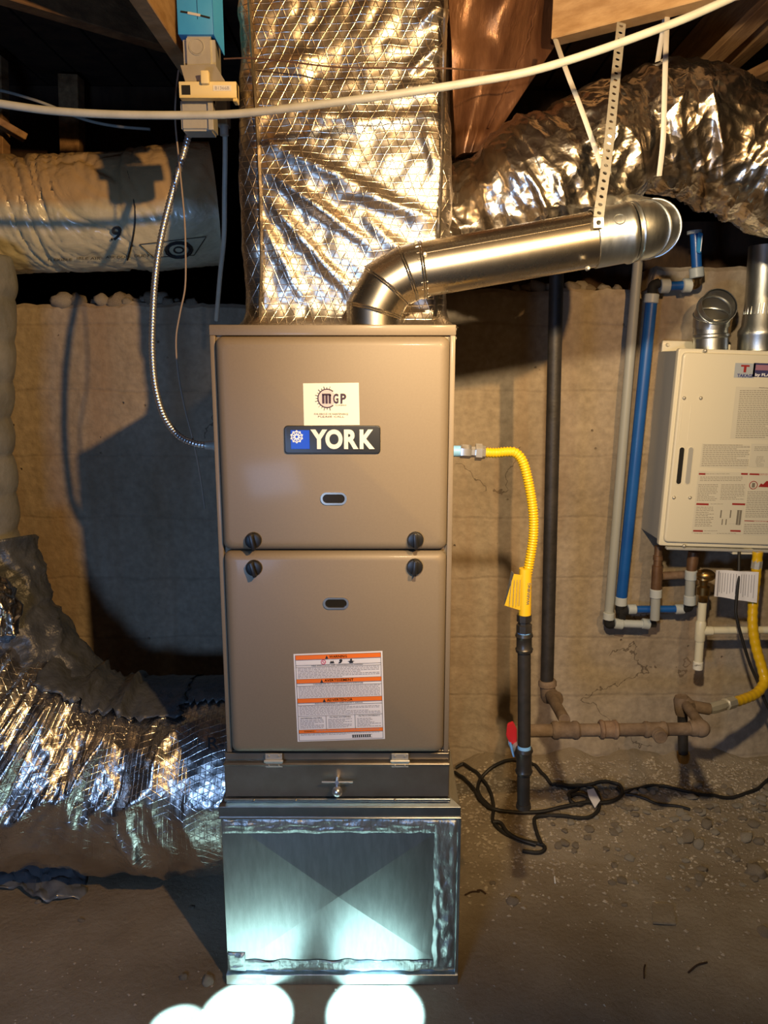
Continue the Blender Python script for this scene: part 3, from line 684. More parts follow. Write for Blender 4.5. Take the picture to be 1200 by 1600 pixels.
for rr in (17, 14, 6): line_on(bm, [(279 + rr * 1.25 * math.cos(a * .449), 391 + rr * .75 * math.sin(a * .449)) for a in range(15)], .0018 if rr != 14 else .003, YC, zc, RD + .0065)
for q in range(4): wrap_text(bm, 'FLEXIBLE AIR DUCT UL'[q * 4:q * 4 + 8], 75 + 45 * q, 112 + 45 * q, 404 - q * 2, 408 - q * 2, YC, zc, RD + .0065)
obj('printed_markings', bm, M_['ink'], cream, label='black upside-down 6 and a ringed emblem printed on the jacket', kind='stuff')
bm = NB(); 
for s0 in (.52, .545): pass
tube(bm, [on_cyl(197 + 14 * math.sin(k / 19 * 3.0), 262 + k * 7.6, YC, zc(200), RD + .004) for k in range(20)], .0022, 6)
obj('tie_band', bm, M_['rubber'], cream)

greyd = thing('grey_flexible_duct', W(-20, 860, .45), 'upright grey-jacketed duct running down the left edge', 'duct')
pg = [W(-56, 395, .45), W(-52, 520, .45), W(-56, 640, .45), W(-48, 760, .45), W(-40, 870, .45)]
pth, L = resample(smooth_path(pg, 10), .008)
def gr(s, th, p): return .100 + .010 * abs(math.sin(math.pi * s / .095)) ** .5 + .006 * noise.noise(p * 14)
bm = NB(); tube(bm, pth, .1, 56, True, rf=gr, uv=True); obj('jacket', bm, M_['greyduct'], greyd, smooth=1, sharp=60)
# big foil return duct at floor level
ret = thing('foil_return_duct', W(170, 1380, .38), 'large crinkled foil return duct on the floor at lower left', 'duct')
RC = .245
pr = [Vector((-.242, .385, .262)), Vector((-.40, .385, .262)), Vector((-.58, .37, .275)), Vector((-.74, .35, .32)), Vector((-.92, .33, .42)), Vector((-1.10, .30, .55))]
pth, L = resample(smooth_path(pr, 12), .0065)
def rr(s, th, p):
    w = Vector((noise.noise(p * 4), noise.noise(p * 4 + Vector((9, 0, 0))), 0)) * .12; q = p + w
    d = .014 * noise.noise(p * 5) + .024 * ridge(Vector((q.x * 6 + q.z * 8, q.y * 6, q.z * 8 - q.x * 4))) + .010 * ridge(Vector((q.x * 14 - q.z * 12, q.y * 14, q.z * 16))) + .004 * ridge(q * 40) + .0015 * noise.noise(p * 90) - .012
    k = .30 + .70 * max(0, min(1, (s - .10) / .22))
    e = RC - .010 + d * k - .012 * math.exp(-((s - .30) / .02) ** 2)
    if s > .35: e += .03 * min(1, (s - .35) / .35)
    return e
bm = NB(); tube(bm, pth, RC, 200, True, rf=rr, uv=True); obj('foil_jacket', bm, M_['foiluv'], ret, smooth=1, sharp=180)
bm = NB(); wrap_text(bm, 'R-', 325, 350, 1152, 1170, .385, lambda px: .262, .268, False, .01); obj('printed_marking', bm, M_['ink'], ret)
# dull grey tape patches that cover the duct's top and boot
def patch(name, u0, u1, s0, s1, m, parent, off=.006, ragged=.02, seed=0):
    """patch over the return duct between path positions s and angles u (radians, 0 = top, + = towards camera)"""
    bm = NB(); P = resample(smooth_path(pr, 12), .0065)[0]; n = len(P); A = []
    nj, ni = 40, 40
    for j in range(nj + 1):
        row = []
        for i in range(ni + 1):
            uu = u0 + (u1 - u0) * i / ni; ss = s0 + (s1 - s0) * j / nj
            if i in (0, ni): uu += ragged * 4 * noise.noise(Vector((j * .5, seed, i)))
            if j in (0, nj): ss += ragged * noise.noise(Vector((i * .5, seed, j)))
            k = max(0, min(n - 2, int(ss / .0065))); c = P[k].lerp(P[k + 1], (ss / .0065) - k) if ss >= 0 else P[0]
            T = (P[min(n - 1, k + 1)] - P[max(0, k - 1)]).normalized(); N = Vector((0, 0, 1)); N = (N - T * N.dot(T)).normalized(); Bv = T.cross(N)
            if Bv.y > 0: Bv = -Bv
            d = N * math.cos(uu) + Bv * math.sin(uu); r = rr(ss, uu, c + d * .1) + off
            row.append(bm.verts.new(c + d * r))
        A.append(row)
    for j in range(nj):
        for i in range(ni): bm.faces.new((A[j][i], A[j][i + 1], A[j + 1][i + 1], A[j + 1][i]))
    o = obj(name, bm, m, parent, smooth=1, sharp=60); md = o.modifiers.new('thick', 'SOLIDIFY'); md.thickness = .003; return o
patch('grey_wrap', -1.3, .50, .16, .62, M_['greytape'], ret, .010, .03, 1)
patch('grey_wrap', -1.0, .30, .005, .22, M_['greytape'], ret, .006, .02, 5)
# boot where the upright grey duct meets the big one
pb = [W(-26, 848, .44), W(-10, 930, .42), W(14, 1005, .40), Vector((-.68, .37, .33)), Vector((-.60, .38, .28))]
pth, L2 = resample(smooth_path(pb, 10), .008)
bm = NB(); tube(bm, pth, .12, 90, True, rf=lambda s, th, p: .108 + .10 * s + .014 * noise.noise(p * 12) + .014 * ridge(p * 14) + .006 * ridge(p * 34), uv=True)
obj('duct_boot', bm, M_['greytape'], ret, smooth=1, sharp=180, label='grey taped boot on the foil duct')
bm = NB(); tube(bm, resample(smooth_path([W(-30, 905, .27), W(2, 940, .26), W(4, 990, .25)], 8), .006)[0], .04, 40, True, rf=lambda s, th, p: .032 + .018 * noise.noise(p * 26) + .008 * abs(noise.noise(p * 60)), uv=True)
obj('foil_flap', bm, M_['foilp'], ret, smooth=1, sharp=180)
# loose plastic under it
bm = NB()
def sc_(u, v):
    p = F(-40 + 175 * u, 1345 + 50 * v, .02); p.z = .008 + .03 * (1 - v) + .022 * abs(hn(p.x, p.y, 2, 22)) + .01 * hn(p.x, p.y, 3, 50); p.y += .05 * hn(p.x, 0, 5, 9) * v; p.z -= .03 * max(0, u - .85) / .15; return p
A = [[bm.verts.new(sc_(i / 34, j / 14)) for i in range(35)] for j in range(15)]
for j in range(14):
    for i in range(34): bm.faces.new((A[j][i], A[j][i + 1], A[j + 1][i + 1], A[j + 1][i]))
o = obj('plastic_scrap', bm, mat('grey_plastic_film', (.10, .115, .13), .3, c2=(.16, .17, .18), ns=20, coat=.4), label='crumpled grey plastic film under the foil return duct', cat='scrap', smooth=1)
o.modifiers.new('thick', 'SOLIDIFY').thickness = .003
# right foil duct
rd = thing('foil_flexible_duct', W(950, 300, .36), 'sagging foil flexible duct hung by straps at upper right', 'duct')
pr2 = [W(712, 345, .40), W(765, 338, .38), W(825, 312, .37), W(885, 275, .36), W(950, 232, .36), W(1020, 206, .37), W(1080, 208, .38), W(1150, 238, .38), W(1230, 268, .36), W(1340, 300, .34), W(1460, 320, .32), W(1620, 325, .30)]
pth, L = resample(smooth_path(pr2, 10), .006)
def r2(s, th, p):
    w = Vector((noise.noise(p * 5), 0, noise.noise(p * 5 + Vector((9, 0, 0))))) * .10; q = p + w
    d = .010 * noise.noise(p * 7) + .011 * ridge(Vector((q.x * 12 + q.z * 10, q.y * 6, q.z * 7 - q.x * 7))) + .0055 * ridge(Vector((q.x * 30 + q.z * 24, q.y * 12, q.z * 18 - q.x * 18))) + .0020 * ridge(q * 55) - .001
    base = .118 + .034 * math.exp(-((s - .17) / .10) ** 2) + .016 * min(1, s / .3)
    base -= .018 * math.exp(-((s - .42) / .03) ** 2)
    return base + d - .008
bm = NB(); tube(bm, pth, .13, 150, True, rf=r2, uv=True); obj('foil_jacket', bm, M_['foilp'], rd, smooth=1, sharp=180)
bm = NB(); P2 = pth
for k in range(0, 12): pass
lathe(bm, W(700, 345, .40), W(722, 343, .40), [(0, .112), (.3, .118), (1, .108)], 40); obj('takeoff_collar', bm, M_['foilp'], rd)

# ---------------------------------------------------------------- furnace
FW = .2228; ZF0, ZF1 = W(600, 1172, .01).z, 1.366
fur = thing('furnace', (0, .37, ZF0), 'tall taupe gas furnace cabinet with two front doors', 'furnace')
bm = NB(); box(bm, (-FW, .012, ZF0), (FW, .74, ZF1), .003, 2)
box(bm, (-FW - .001, .004, ZF1 - .018), (FW + .001, .03, ZF1 + .001), .002, 2)           # rolled top edge
box(bm, (-FW, .002, ZF0), (-FW + .010, .02, ZF1 - .018), .0015, 2); box(bm, (FW - .010, .002, ZF0), (FW, .02, ZF1 - .018), .0015, 2)
obj('cabinet', bm, M_['taupe'], fur)
ZD = W(600, 861, -.01).z
def door(z0, z1, name):
    bm = NB(); w = .4240; loop = rrect(0, (z0 + z1) / 2, w, z1 - z0, .014, 6)
    panel(bm, loop, .016, -.014, .016); return obj(name, bm, M_['taupe'], fur, sharp=50)
d1 = door(ZD + .0015, ZF1 - .020, 'upper_door'); d2 = door(ZF0 + .004, ZD - .0015, 'lower_door')
for (px, py, ang) in ((396, 844, -12), (649, 843, -4), (397, 887, -16), (648, 885, 4)):
    c = W(px, py, -.014); bm = NB(); par = d1 if py < 860 else d2
    lathe(bm, c + Vector((0, .001, 0)), c + Vector((0, -.009, 0)), [(0, .0155), (.6, .0155), (.9, .0140), (1, .011)], 28)
    rot = Matrix.Rotation(R(ang), 3, 'Y')
    box(bm, c + Vector((-.0038, -.020, -.0150)), c + Vector((.0038, -.004, .0150)), .002, 2, rot=rot)
    obj('latch_knob', bm, M_['black'], par)
for (px, py, par) in ((521.5, 779, d1), (525, 942.5, d2)):
    c = W(px, py, -.014); bm = NB(); o_ = rrect(c.x, c.z, .0490, .0235, .0115, 8); i_ = rrect(c.x, c.z, .0410, .0165, .008, 8); nn = len(o_)
    A = [[bm.verts.new((p[0], y, p[1])) for p in lp] for lp, y in ((o_, -.0135), (o_, -.0165), (i_, -.0165), (i_, -.0135))]
    for r_ in range(3):
        for k in range(nn): bm.faces.new((A[r_][k], A[r_][(k + 1) % nn], A[r_ + 1][(k + 1) % nn], A[r_ + 1][k]))
    fr_ = obj('sight_port', bm, M_['galvd'], par)
    bm = NB(); panel(bm, i_, -.0138, -.0146); obj('port_glass', bm, M_['glassd'], par)
# name plate
a, b = W(444, 665, -.016), W(594.5, 708.5, -.016); cx, cz = (a.x + b.x) / 2, (a.z + b.z) / 2; pw, ph = b.x - a.x, a.z - b.z
bm = NB(); panel(bm, rrect(cx, cz, pw, ph, .006, 5), -.013, -.0185, .0015)
pl = obj('name_plate', bm, mat('charcoal_plate', (.028, .030, .033), .38, metal=.3), d1)
bm = NB(); q0, q1 = W(454, 672, -.0185), W(484, 701.5, -.0185); box(bm, (q0.x, -.0195, q1.z), (q1.x, -.0184, q0.z), .0003, 1)
obj('emblem_square', bm, M_['blue'], d1)
bm = NB(); c = W(463.5, 682.5, -.02); Ls = .0119
for k in range(10):
    if k in (0,): pass
    a_ = R(90 + 36 * k); d = Vector((math.cos(a_), 0, math.sin(a_)))
    beam(bm, c + d * .0025, c + d * Ls, .0022, .0012, up=Vector((0, 1, 0)), bev=.0002)
    for sg in (-1, 1):
        e = Vector((math.cos(a_ + sg * .75), 0, math.sin(a_ + sg * .75))); p0 = c + d * Ls * .62; beam(bm, p0, p0 + e * .0036, .0018, .0012, up=Vector((0, 1, 0)), bev=.0002)
bm2 = bm; obj('snowflake_emblem', bm, M_['whitew'], d1)
bm = NB(); l0, l1 = W(485, 671, -.0185), W(585.5, 701.5, -.0185)
wd_ = l1.x - l0.x; xs = [0, .262, .510, .745, 1.0]; hh = l0.z - l1.z
for ch, u0, u1 in (('Y', 0, .262), ('O', .232, .50), ('R', .522, .745), ('K', .765, 1.0)):
    text(bm, ch, FM(l0.x + wd_ * (u0 + u1) / 2, -.0184, (l0.z + l1.z) / 2), wd_ * (u1 - u0), hh, .0016, bold=.045, res=8)
obj('brand_lettering', bm, M_['white'], d1, label='cream capital letters reading YORK')
# service sticker
bm = NB(); pts = [W(473.5, 599, -.0145), W(560.5, 598, -.0145), W(562, 664, -.0145), W(475, 665, -.0145)]
slab(bm, pts, .0005); st = obj('service_sticker', bm, M_['creamp'], d1)
bm = NB(); c = W(511, 622.5, -.0152); Rg = .0175
for k in range(60):
    a0 = 48 + 264 * k / 60; a1 = 48 + 264 * (k + 1) / 60
    pa = [Vector((math.cos(R(a)), 0, math.sin(R(a)))) for a in (a0, a1)]
    quad(bm, [c + pa[0] * Rg, c + pa[1] * Rg, c + pa[1] * (Rg - .002), c + pa[0] * (Rg - .002)])
for k in range(15):
    a_ = R(75 + 210 * k / 14); d = Vector((math.cos(a_), 0, math.sin(a_))); ln = .0048 if k % 2 == 0 else .0028
    beam(bm, c + d * (Rg - .001), c + d * (Rg + ln), .0011 if k % 5 else .0007, .0004, up=Vector((0, 1, 0)), bev=0)
A_, B_ = W(503, 615, -.0154), W(517.5, 630.5, -.0154); mw = B_.x - A_.x
for k in range(3): box(bm, (A_.x + mw * (.02 + .355 * k), -.0159, B_.z), (A_.x + mw * (.27 + .355 * k), -.0156, A_.z - .002))
box(bm, (A_.x + mw * .02, -.0159, A_.z - .003), (A_.x + mw * .90, -.0156, A_.z)); box(bm, (A_.x + mw * .85, -.0159, A_.z - .0045), (B_.x, -.0156, A_.z - .001))
for ch, x0, x1 in (('G', 520.5, 529), ('P', 532, 541)):
    A_, B_ = W(x0, 615, -.0154), W(x1, 630.5, -.0154); text(bm, ch, FM((A_.x + B_.x) / 2, -.0156, (A_.z + B_.z) / 2), B_.x - A_.x, A_.z - B_.z, .0003, bold=.03 if ch != 'M' else 0.012)
obj('gear_monogram', bm, M_['plum'], d1, label='dark gear ring with the letters MGP', kind='stuff')
bm = NB()
quad_c = W(511, 622.5, -.0151)
t = bmesh.new(); bmesh.ops.create_circle(t, cap_ends=True, segments=32, radius=Rg - .002); merge(bm, t, FM(quad_c.x, -.01515, quad_c.z)); obj('gear_fill', bm, M_['pink'], d1)
bm = NB()
for s_, x0, x1, y0, y1 in (('FOR SERVICE OR MAINTENANCE', 491, 544, 645.5, 648.2), ('PLEASE CALL 385-9721234', 497, 538, 649.5, 652.2), ('PLUMBING', 524, 541, 632, 634)):
    A_, B_ = W(x0, y0, -.0154), W(x1, y1, -.0154); text(bm, s_ if '385' not in s_ else 'PLEASE CALL', FM((A_.x + B_.x) / 2, -.0156, (A_.z + B_.z) / 2), B_.x - A_.x, A_.z - B_.z, .0002, res=1)
obj('small_print', bm, M_['inktan'], d1, kind='stuff', label='faint small grey lines of print')
# warning label
LC = [W(458.5, 1022, -.0145), W(597.5, 1017, -.0145), W(601.5, 1154.5, -.0145), W(465, 1159, -.0145)]
def LP(u, v, off=0.0):                  # u right 0..1, v down 0..1
    p = LC[0].lerp(LC[1], u).lerp(LC[3].lerp(LC[2], u), v); p.y = -.0150 - off; return p
bm = NB(); slab(bm, LC, .0004); lab = obj('warning_label', bm, M_['paper'], d2)
def lrect(bm, u0, v0, u1, v1, off): quad(bm, [LP(u0, v0, off), LP(u0, v1, off), LP(u1, v1, off), LP(u1, v0, off)])
def ltext(bm, s, u0, u1, v0, v1, off=.0003, bold=0.0):
    t = bmesh.new(); text(t, s, Matrix(), 1, 1, 0, bold, res=1)
    for v in t.verts: v.co = LP(u0 + (u1 - u0) * (v.co.x + .5), v1 + (v0 - v1) * (v.co.y + .5), off)
    merge(bm, t)
bm = NB()
for v0, v1 in ((.018, .066), (.285, .330), (.505, .553), (.865, .902)): lrect(bm, .02, v0, .98, v1, .0001)
obj('orange_bands', bm, M_['orange'], d2)
bm = NB()
def lw(u0, v0, u1, v1): lrect(bm, u0, v0, u1, v1, .0002)
for v in (.015, .068, .128, .150, .283, .332, .362, .503, .555, .583, .705, .863, .904, .985): lw(.02, v, .98, v + .0035)
for u in (.018, .978): lw(u, .015, u + .004, .988)
for u in (.335, .665): lw(u, .705, u + .004, .865)
for s_, u0, u1, v0, v1 in (('WARNING', .40, .60, .027, .058), ('AVERTISSEMENT', .335, .665, .292, .322), ('ADVERTENCIA', .355, .645, .513, .545)): ltext(bm, s_, u0, u1, v0, v1, bold=.02)
for u, v in ((.372, .022), (.305, .288), (.325, .509)):
    for pts in ([LP(u - .018, v + .042, .0003), LP(u + .018, v + .042, .0003), LP(u, v + .003, .0003)],): quad(bm, pts)
for s_, u0, u1, v0, v1 in (('FIRE, EXPLOSION AND ASPHYXIATION HAZARD', .20, .78, .133, .146), ("DANGER DE FEU, D'EXPLOSION ET D'ASPHYXIE", .21, .77, .338, .355), ('RIESGO DE INCENDIO, EXPLOSION Y ASFIXIA', .22, .76, .561, .577), ('EXTERNAL FILTERS', .05, .29, .722, .738), ('FILTRES EXTERNES', .38, .62, .718, .734), ('FILTROS EXTERNOS', .71, .95, .714, .730)): ltext(bm, s_, u0, u1, v0, v1)
# pictograms
for k in range(16):
    a = k / 16 * 6.283; b_ = (k + 1) / 16 * 6.283
for (u, w_) in ((.43, .05), ):
    quad(bm, [LP(u - .028, .118, .0003), LP(u - .012, .086, .0003), LP(u, .1, .0003), LP(u + .012, .086, .0003), LP(u + .028, .118, .0003)])
quad(bm, [LP(.53 + .018 * math.cos(k * .52), .088 + .014 * math.sin(k * .52), .0003) for k in range(12)]); quad(bm, [LP(.50, .120, .0003), LP(.508, .104, .0003), LP(.545, .098, .0003), LP(.53, .118, .0003)])
quad(bm, [LP(.645 + .012 * math.cos(k * .52), .084 + .011 * math.sin(k * .52), .0003) for k in range(12)]); quad(bm, [LP(.605, .100, .0003), LP(.645, .092, .0003), LP(.685, .100, .0003), LP(.665, .108, .0003), LP(.668, .122, .0003), LP(.622, .122, .0003), LP(.625, .108, .0003)])
for k in range(9): lrect(bm, .63 + k * .024, .940, .645 + k * .024, .968, .0003)
lrect(bm, .625, .937, .855, .940, .0003); lrect(bm, .625, .968, .855, .971, .0003)
ltext(bm, 'WARNING: Installer and Homeowner: See www.p65warnings.ca.gov'[:9], .08, .20, .873, .893); 
obj('black_print', bm, M_['ink'], d2, kind='stuff', label='black rules, headings, pictograms and barcode of the label')
bm = NB()
for k in range(20):
    a = k / 20 * 6.283; b_ = (k + 1) / 20 * 6.283
    quad(bm, [LP(.333 + r_ * math.cos(t_), .099 + r_ * math.sin(t_), .0003) for r_, t_ in ((.028, a), (.028, b_), (.021, b_), (.021, a))])
quad(bm, [LP(.318, .088, .0003), LP(.325, .084, .0003), LP(.348, .110, .0003), LP(.342, .113, .0003)]); obj('red_pictogram', bm, mat('magenta_print', (.6, .03, .12), .5), d2)
bm = NB()
def body(u0, u1, v0, v1, n):
    for k in range(n):
        v = v0 + (v1 - v0) * k / n; u = u0; e = u1 if random.random() < .75 else u0 + (u1 - u0) * random.uniform(.5, .95)
        while u < e - .01:
            w_ = min(random.uniform(.012, .045), e - u); lrect(bm, u, v, u + w_, v + (v1 - v0) / n * .42, .0002); u += w_ + .008
body(.04, .96, .162, .280, 7); body(.04, .96, .372, .500, 8); body(.04, .96, .592, .700, 7)
for u in (.04, .36, .69): body(u, u + .27, .748, .855, 7)
body(.04, .94, .914, .935, 2); body(.22, .94, .876, .892, 1)
obj('fine_print', bm, M_['inkgrey'], d2, kind='stuff', label='fine grey lines of body text on the label')
# side screws and cable connector on the cabinet
for (x, z) in ((FW, ZF1 - .022), (FW, ZF1 - .006)):
    bm = NB(); lathe(bm, (x - .001, .03, z), (x + .004, .03, z), [(0, .004), (.6, .004), (1, .002)], 10); obj('screw', bm, M_['zinc'], fur)
# ---------------------------------------------------------------- filter cabinet below the furnace
Zp = W(600, 1250, .0).z; Zt = ZF0 - .0015
fx0, fx1 = W(352, 1200, .01).x, W(702.5, 1200, .01).x
fc = thing('filter_cabinet', (0, .37, Zp), 'shallow galvanized filter cabinet with hinged door under the furnace', 'cabinet')
bm = NB(); box(bm, (fx0, .012, Zp + .001), (fx1, .735, Zt), .0015, 1); box(bm, (fx0 + .002, .003, W(600, 1188, .0).z), (fx1 - .002, .02, W(600, 1178, .0).z), .001, 1)
obj('body', bm, M_['galvd'], fc)
bm = NB(); zt_, zb_ = W(600, 1192, .0).z, W(600, 1243, .0).z
box(bm, (fx0 + .001, -.004, zb_), (fx1 - .002, .011, zt_), .001, 1); box(bm, (fx0, -.008, zt_ - .003), (fx1 - .001, .011, zt_ + .002), .0012, 1)
fd = obj('access_door', bm, M_['galvd'], fc)
for px in (428, 625):
    c = W(px, 1187, -.005); bm = NB(); box(bm, c + Vector((-.017, -.002, -.016)), c + Vector((.017, .001, .014)), .0005, 1); cyl(bm, c + Vector((-.019, -.004, -.001)), c + Vector((.019, -.004, -.001)), .003, 10)
    for dx in (-.010, .010):
        for dz in (-.011, .009): lathe(bm, c + Vector((dx, -.001, dz)), c + Vector((dx, -.005, dz)), [(0, .0027), (1, .0012)], 8)
    obj('hinge', bm, M_['zinc'], fc)
c = W(527, 1222, -.02); bm = NB()
cyl(bm, c + Vector((-.031, 0, 0)), c + Vector((.031, 0, 0)), .0018, 10); cyl(bm, c + Vector((0, .016, -.002)), c + Vector((0, -.006, .002)), .004, 12)
t = bmesh.new(); bmesh.ops.create_uvsphere(t, u_segments=20, v_segments=12, radius=.0105); merge(bm, t, Matrix.Translation(c + Vector((0, -.006, -.017)))); cyl(bm, c, c + Vector((0, -.003, -.012)), .005, 12)
obj('wing_latch', bm, M_['chrome'], fd)
bm = NB(); box(bm, (fx0 - .001, -.008, Zp + .001), (fx1 + .001, .012, Zp + .007), .001, 1)
for dx in (-.17, -.085, .115): lathe(bm, (dx, -.007, Zp + .0045), (dx, -.012, Zp + .0045), [(0, .003), (1, .0012)], 8)
obj('lower_rail', bm, M_['galv'], fc)

# ---------------------------------------------------------------- return plenum box
rp = thing('return_plenum_box', (0, .37, 0), 'galvanized sheet-metal base box with X-creased front on the dirt floor', 'box')
px0, px1 = W(343, 1278, -.004).x, W(718, 1278, -.004).x; bx0, bx1 = W(353, 1530, -.004).x, W(716, 1530, -.004).x
px0 = (px0 + bx0) / 2; px1 = (px1 + bx1) / 2; zc1 = Zp; zc0 = W(600, 1278, -.006).z
bm = NB(); box(bm, (px0 + .002, .004, .002), (px1 - .002, .745, zc1 - .012), .001, 1); obj('body', bm, M_['galv'], rp)
bm = NB(); box(bm, (px0, -.006, zc0), (px1, .012, zc1 - .012), .001, 1); 
slab(bm, [Vector((px0, -.006, zc1 - .012)), Vector((px1, -.006, zc1 - .012)), Vector((fx1 + .002, .010, zc1)), Vector((fx0 - .002, .010, zc1))], -.002)
box(bm, (px0 - .001, -.009, zc0 - .002), (px1 + .001, .006, zc0 + .002), .001, 1)
obj('top_flange', bm, mat('flange_steel', (.40, .42, .42), .33, 1.0, c2=(.5, .52, .51), ns=20), rp)
# cross-broken front panel: four facets meeting at a raised centre
xa, xb = px0 + .004, px1 - .004; za, zb = .030, zc0 - .003
ua, ub = W(385, 1300, 0).x, W(675, 1300, 0).x
pt = {'tl': (W(388, 1302, 0).x, W(388, 1302, 0).z), 'tr': (W(680, 1300, 0).x, W(680, 1300, 0).z), 'bl': (W(408, 1482, 0).x, W(408, 1482, 0).z), 'br': (W(659, 1486, 0).x, W(659, 1486, 0).z)}
cc = W(529, 1399, -.012); bm = NB(); v = {}
for k_, (x, z) in pt.items(): v[k_] = bm.verts.new((x, -.003, z))
v['c'] = bm.verts.new((cc.x, -.0170, cc.z))
for a_, b_ in (('tl', 'tr'), ('tr', 'br'), ('br', 'bl'), ('bl', 'tl')): bm.faces.new((v[a_], v[b_], v['c']))
O = [bm.verts.new(p) for p in ((xa, -.001, zb), (xb, -.001, zb), (xb, -.001, za), (xa, -.001, za))]
K = ['tl', 'tr', 'br', 'bl']
for k in range(4): bm.faces.new((O[k], O[(k + 1) % 4], v[K[(k + 1) % 4]], v[K[k]]))
Bk = [bm.verts.new((p.co.x, .004, p.co.z)) for p in O]
for k in range(4): bm.faces.new((O[k], O[(k + 1) % 4], Bk[(k + 1) % 4], Bk[k]))
obj('cross_broken_panel', bm, M_['galv'], rp, sharp=.15)
def rough_strip(name, x0, x1, z0, z1, y, amp, m, horiz=True, seed=0, label=None):
    bm = NB(); nu = int((x1 - x0) / .004) + 2; nv = int((z1 - z0) / .004) + 2; A = []
    for j in range(nv + 1):
        row = []
        for i in range(nu + 1):
            x = x0 + (x1 - x0) * i / nu; z = z0 + (z1 - z0) * j / nv
            if horiz and j in (0, nv): z += .006 * noise.noise(Vector((x * 30, seed, j)))
            if not horiz and i in (0, nu): x += .006 * noise.noise(Vector((z * 30, seed, i)))
            sx, sz = (18, 90) if horiz else (90, 18)
            d = amp * (.4 + abs(noise.noise(Vector((x * sx, seed, z * sz)))) * 1.6 + .5 * noise.noise(Vector((x * 50, seed + 3, z * 50))))
            e = min(i, nu - i, j, nv - j); d *= min(1, e / 1.5)
            row.append(bm.verts.new((x, y - d, z)))
        A.append(row)
    for j in range(nv):
        for i in range(nu): bm.faces.new((A[j][i], A[j][i + 1], A[j + 1][i + 1], A[j + 1][i]))
    return obj(name, bm, m, rp, smooth=1, sharp=180, label=label)
rough_strip('sealing_tape', px0 + .006, px1 - .006, W(600, 1301, 0).z, zc0 - .004, -.0025, .0035, M_['mastic'], True, 1)
rough_strip('sealing_tape', W(677, 1400, 0).x, px1 - .006, .034, zc0 - .006, -.0040, .0055, M_['mastic'], False, 2)
rough_strip('sealing_tape', px0 + .004, px0 + .042, .028, .072, -.003, .0055, M_['mastic'], True, 3)
rough_strip('sealing_tape', px0 + .03, px1 - .02, .030, .054, -.0035, .002, M_['mastic'], True, 4)
bm = NB(); box(bm, (px0 + .001, -.010, 0), (px1 + .001, .006, .024), .001, 1); box(bm, (px1 - .006, -.007, .0), (px1 + .001, .01, zc0), .0008, 1)
obj('base_flange', bm, M_['galv'], rp)
rough_strip('rust_patch', px0 + .002, px0 + .085, .002, .024, -.0105, .0008, mat('tan_residue', (.34, .29, .22), .6, .3, c2=(.42, .42, .40), ns=30), True, 6)
bm = NB(); lathe(bm, (px0 + .016, -.001, zc0 - .018), (px0 + .016, -.006, zc0 - .018), [(0, .003), (1, .0015)], 8); obj('screw', bm, M_['zinc'], rp)

# ---------------------------------------------------------------- vent pipe
YV = .06
vp = thing('exhaust_vent_pipe', W(584, 505, YV), 'shiny metal exhaust vent pipe elbowing off the furnace top', 'pipe')
VR = .0508
J = [W(584, 520, YV), W(584, 484, YV), W(605, 446, YV), W(638, 427, YV), W(661, 421.5, YV)]
J[0].z = ZF1 - .002; J[0].x = J[1].x
nrm = []
def plane_n(a, b): 
    p, q = W(a[0], a[1], YV), W(b[0], b[1], YV); d = (q - p).normalized(); return Vector((-d.z, 0, d.x)) * (1 if True else -1)
JN = [Vector((0, 0, 1)), plane_n((542, 472), (626, 495)), plane_n((572, 419), (637, 472)), plane_n((622, 384), (653, 469)), plane_n((656, 382), (665, 460))]
for i_, n_ in enumerate(JN):
    if n_.dot((J[min(4, i_ + 1)] - J[max(0, i_ - 1)])) < 0: JN[i_] = -n_
def cutring(bm, c, n, r, seg=40):
    n = n.normalized(); B = Vector((0, -1, 0)); N = B.cross(n).normalized()
    return [bm.verts.new(c + (N * math.cos(2 * math.pi * k / seg) * r + B * math.sin(2 * math.pi * k / seg) * VR)) for k in range(seg)]
def gore(i, nm):
    bm = NB(); ax = (J[i + 1] - J[i]).normalized(); 
    r0 = VR / max(.6, abs(ax.dot(JN[i]))) ; r1 = VR / max(.6, abs(ax.dot(JN[i + 1])))
    A = cutring(bm, J[i], JN[i], r0); B = cutring(bm, J[i + 1], JN[i + 1], r1)
    for k in range(40): bm.faces.new((A[k], A[(k + 1) % 40], B[(k + 1) % 40], B[k]))
    for cc_ in ((J[i + 1]), (J[i + 1] - ax * .004)): ringbead(bm, cc_, JN[i + 1], (VR + r1) / 2, .0020, 40)
    return obj(nm, bm, M_['vent'], vp)
gore(0, 'elbow_collar'); gore(1, 'elbow_gore'); gore(2, 'elbow_gore'); gore(3, 'elbow_gore')
E0, E1 = J[4], W(938, 372.5, YV); ax = (E1 - E0).normalized()
bm = NB(); cyl(bm, E0 - ax * .01, E1 + ax * .01, VR - .0012, 56); 
n_ = Vector((0, -1, 0)) * math.cos(R(-30)) + ax.cross(Vector((0, -1, 0))) * math.sin(R(-30)); beam(bm, E0 + n_ * (VR - .001), E1 + n_ * (VR - .001), .003, .0016, up=n_, bev=.0004)
for k in range(22):
    a = 2 * math.pi * k / 22; up = Vector((0, -1, 0)); s_ = ax.cross(up); d = up * math.cos(a) + s_ * math.sin(a); beam(bm, E0 + d * VR - ax * .010, E0 + d * VR + ax * .003, .004, .0016, up=d, bev=.0005)
obj('straight_pipe', bm, M_['vent'], vp)
bm = NB(); G0, G1 = W(925, 374, YV), W(985, 363, YV)
lathe(bm, G0, G1, [(0, VR), (.02, VR + .0018), (.80, VR + .0018), (.86, VR + .0045), (.93, VR + .0045), (1, VR + .002)], 56, cap=False)
s_ = ax.cross(Vector((0, -1, 0)))
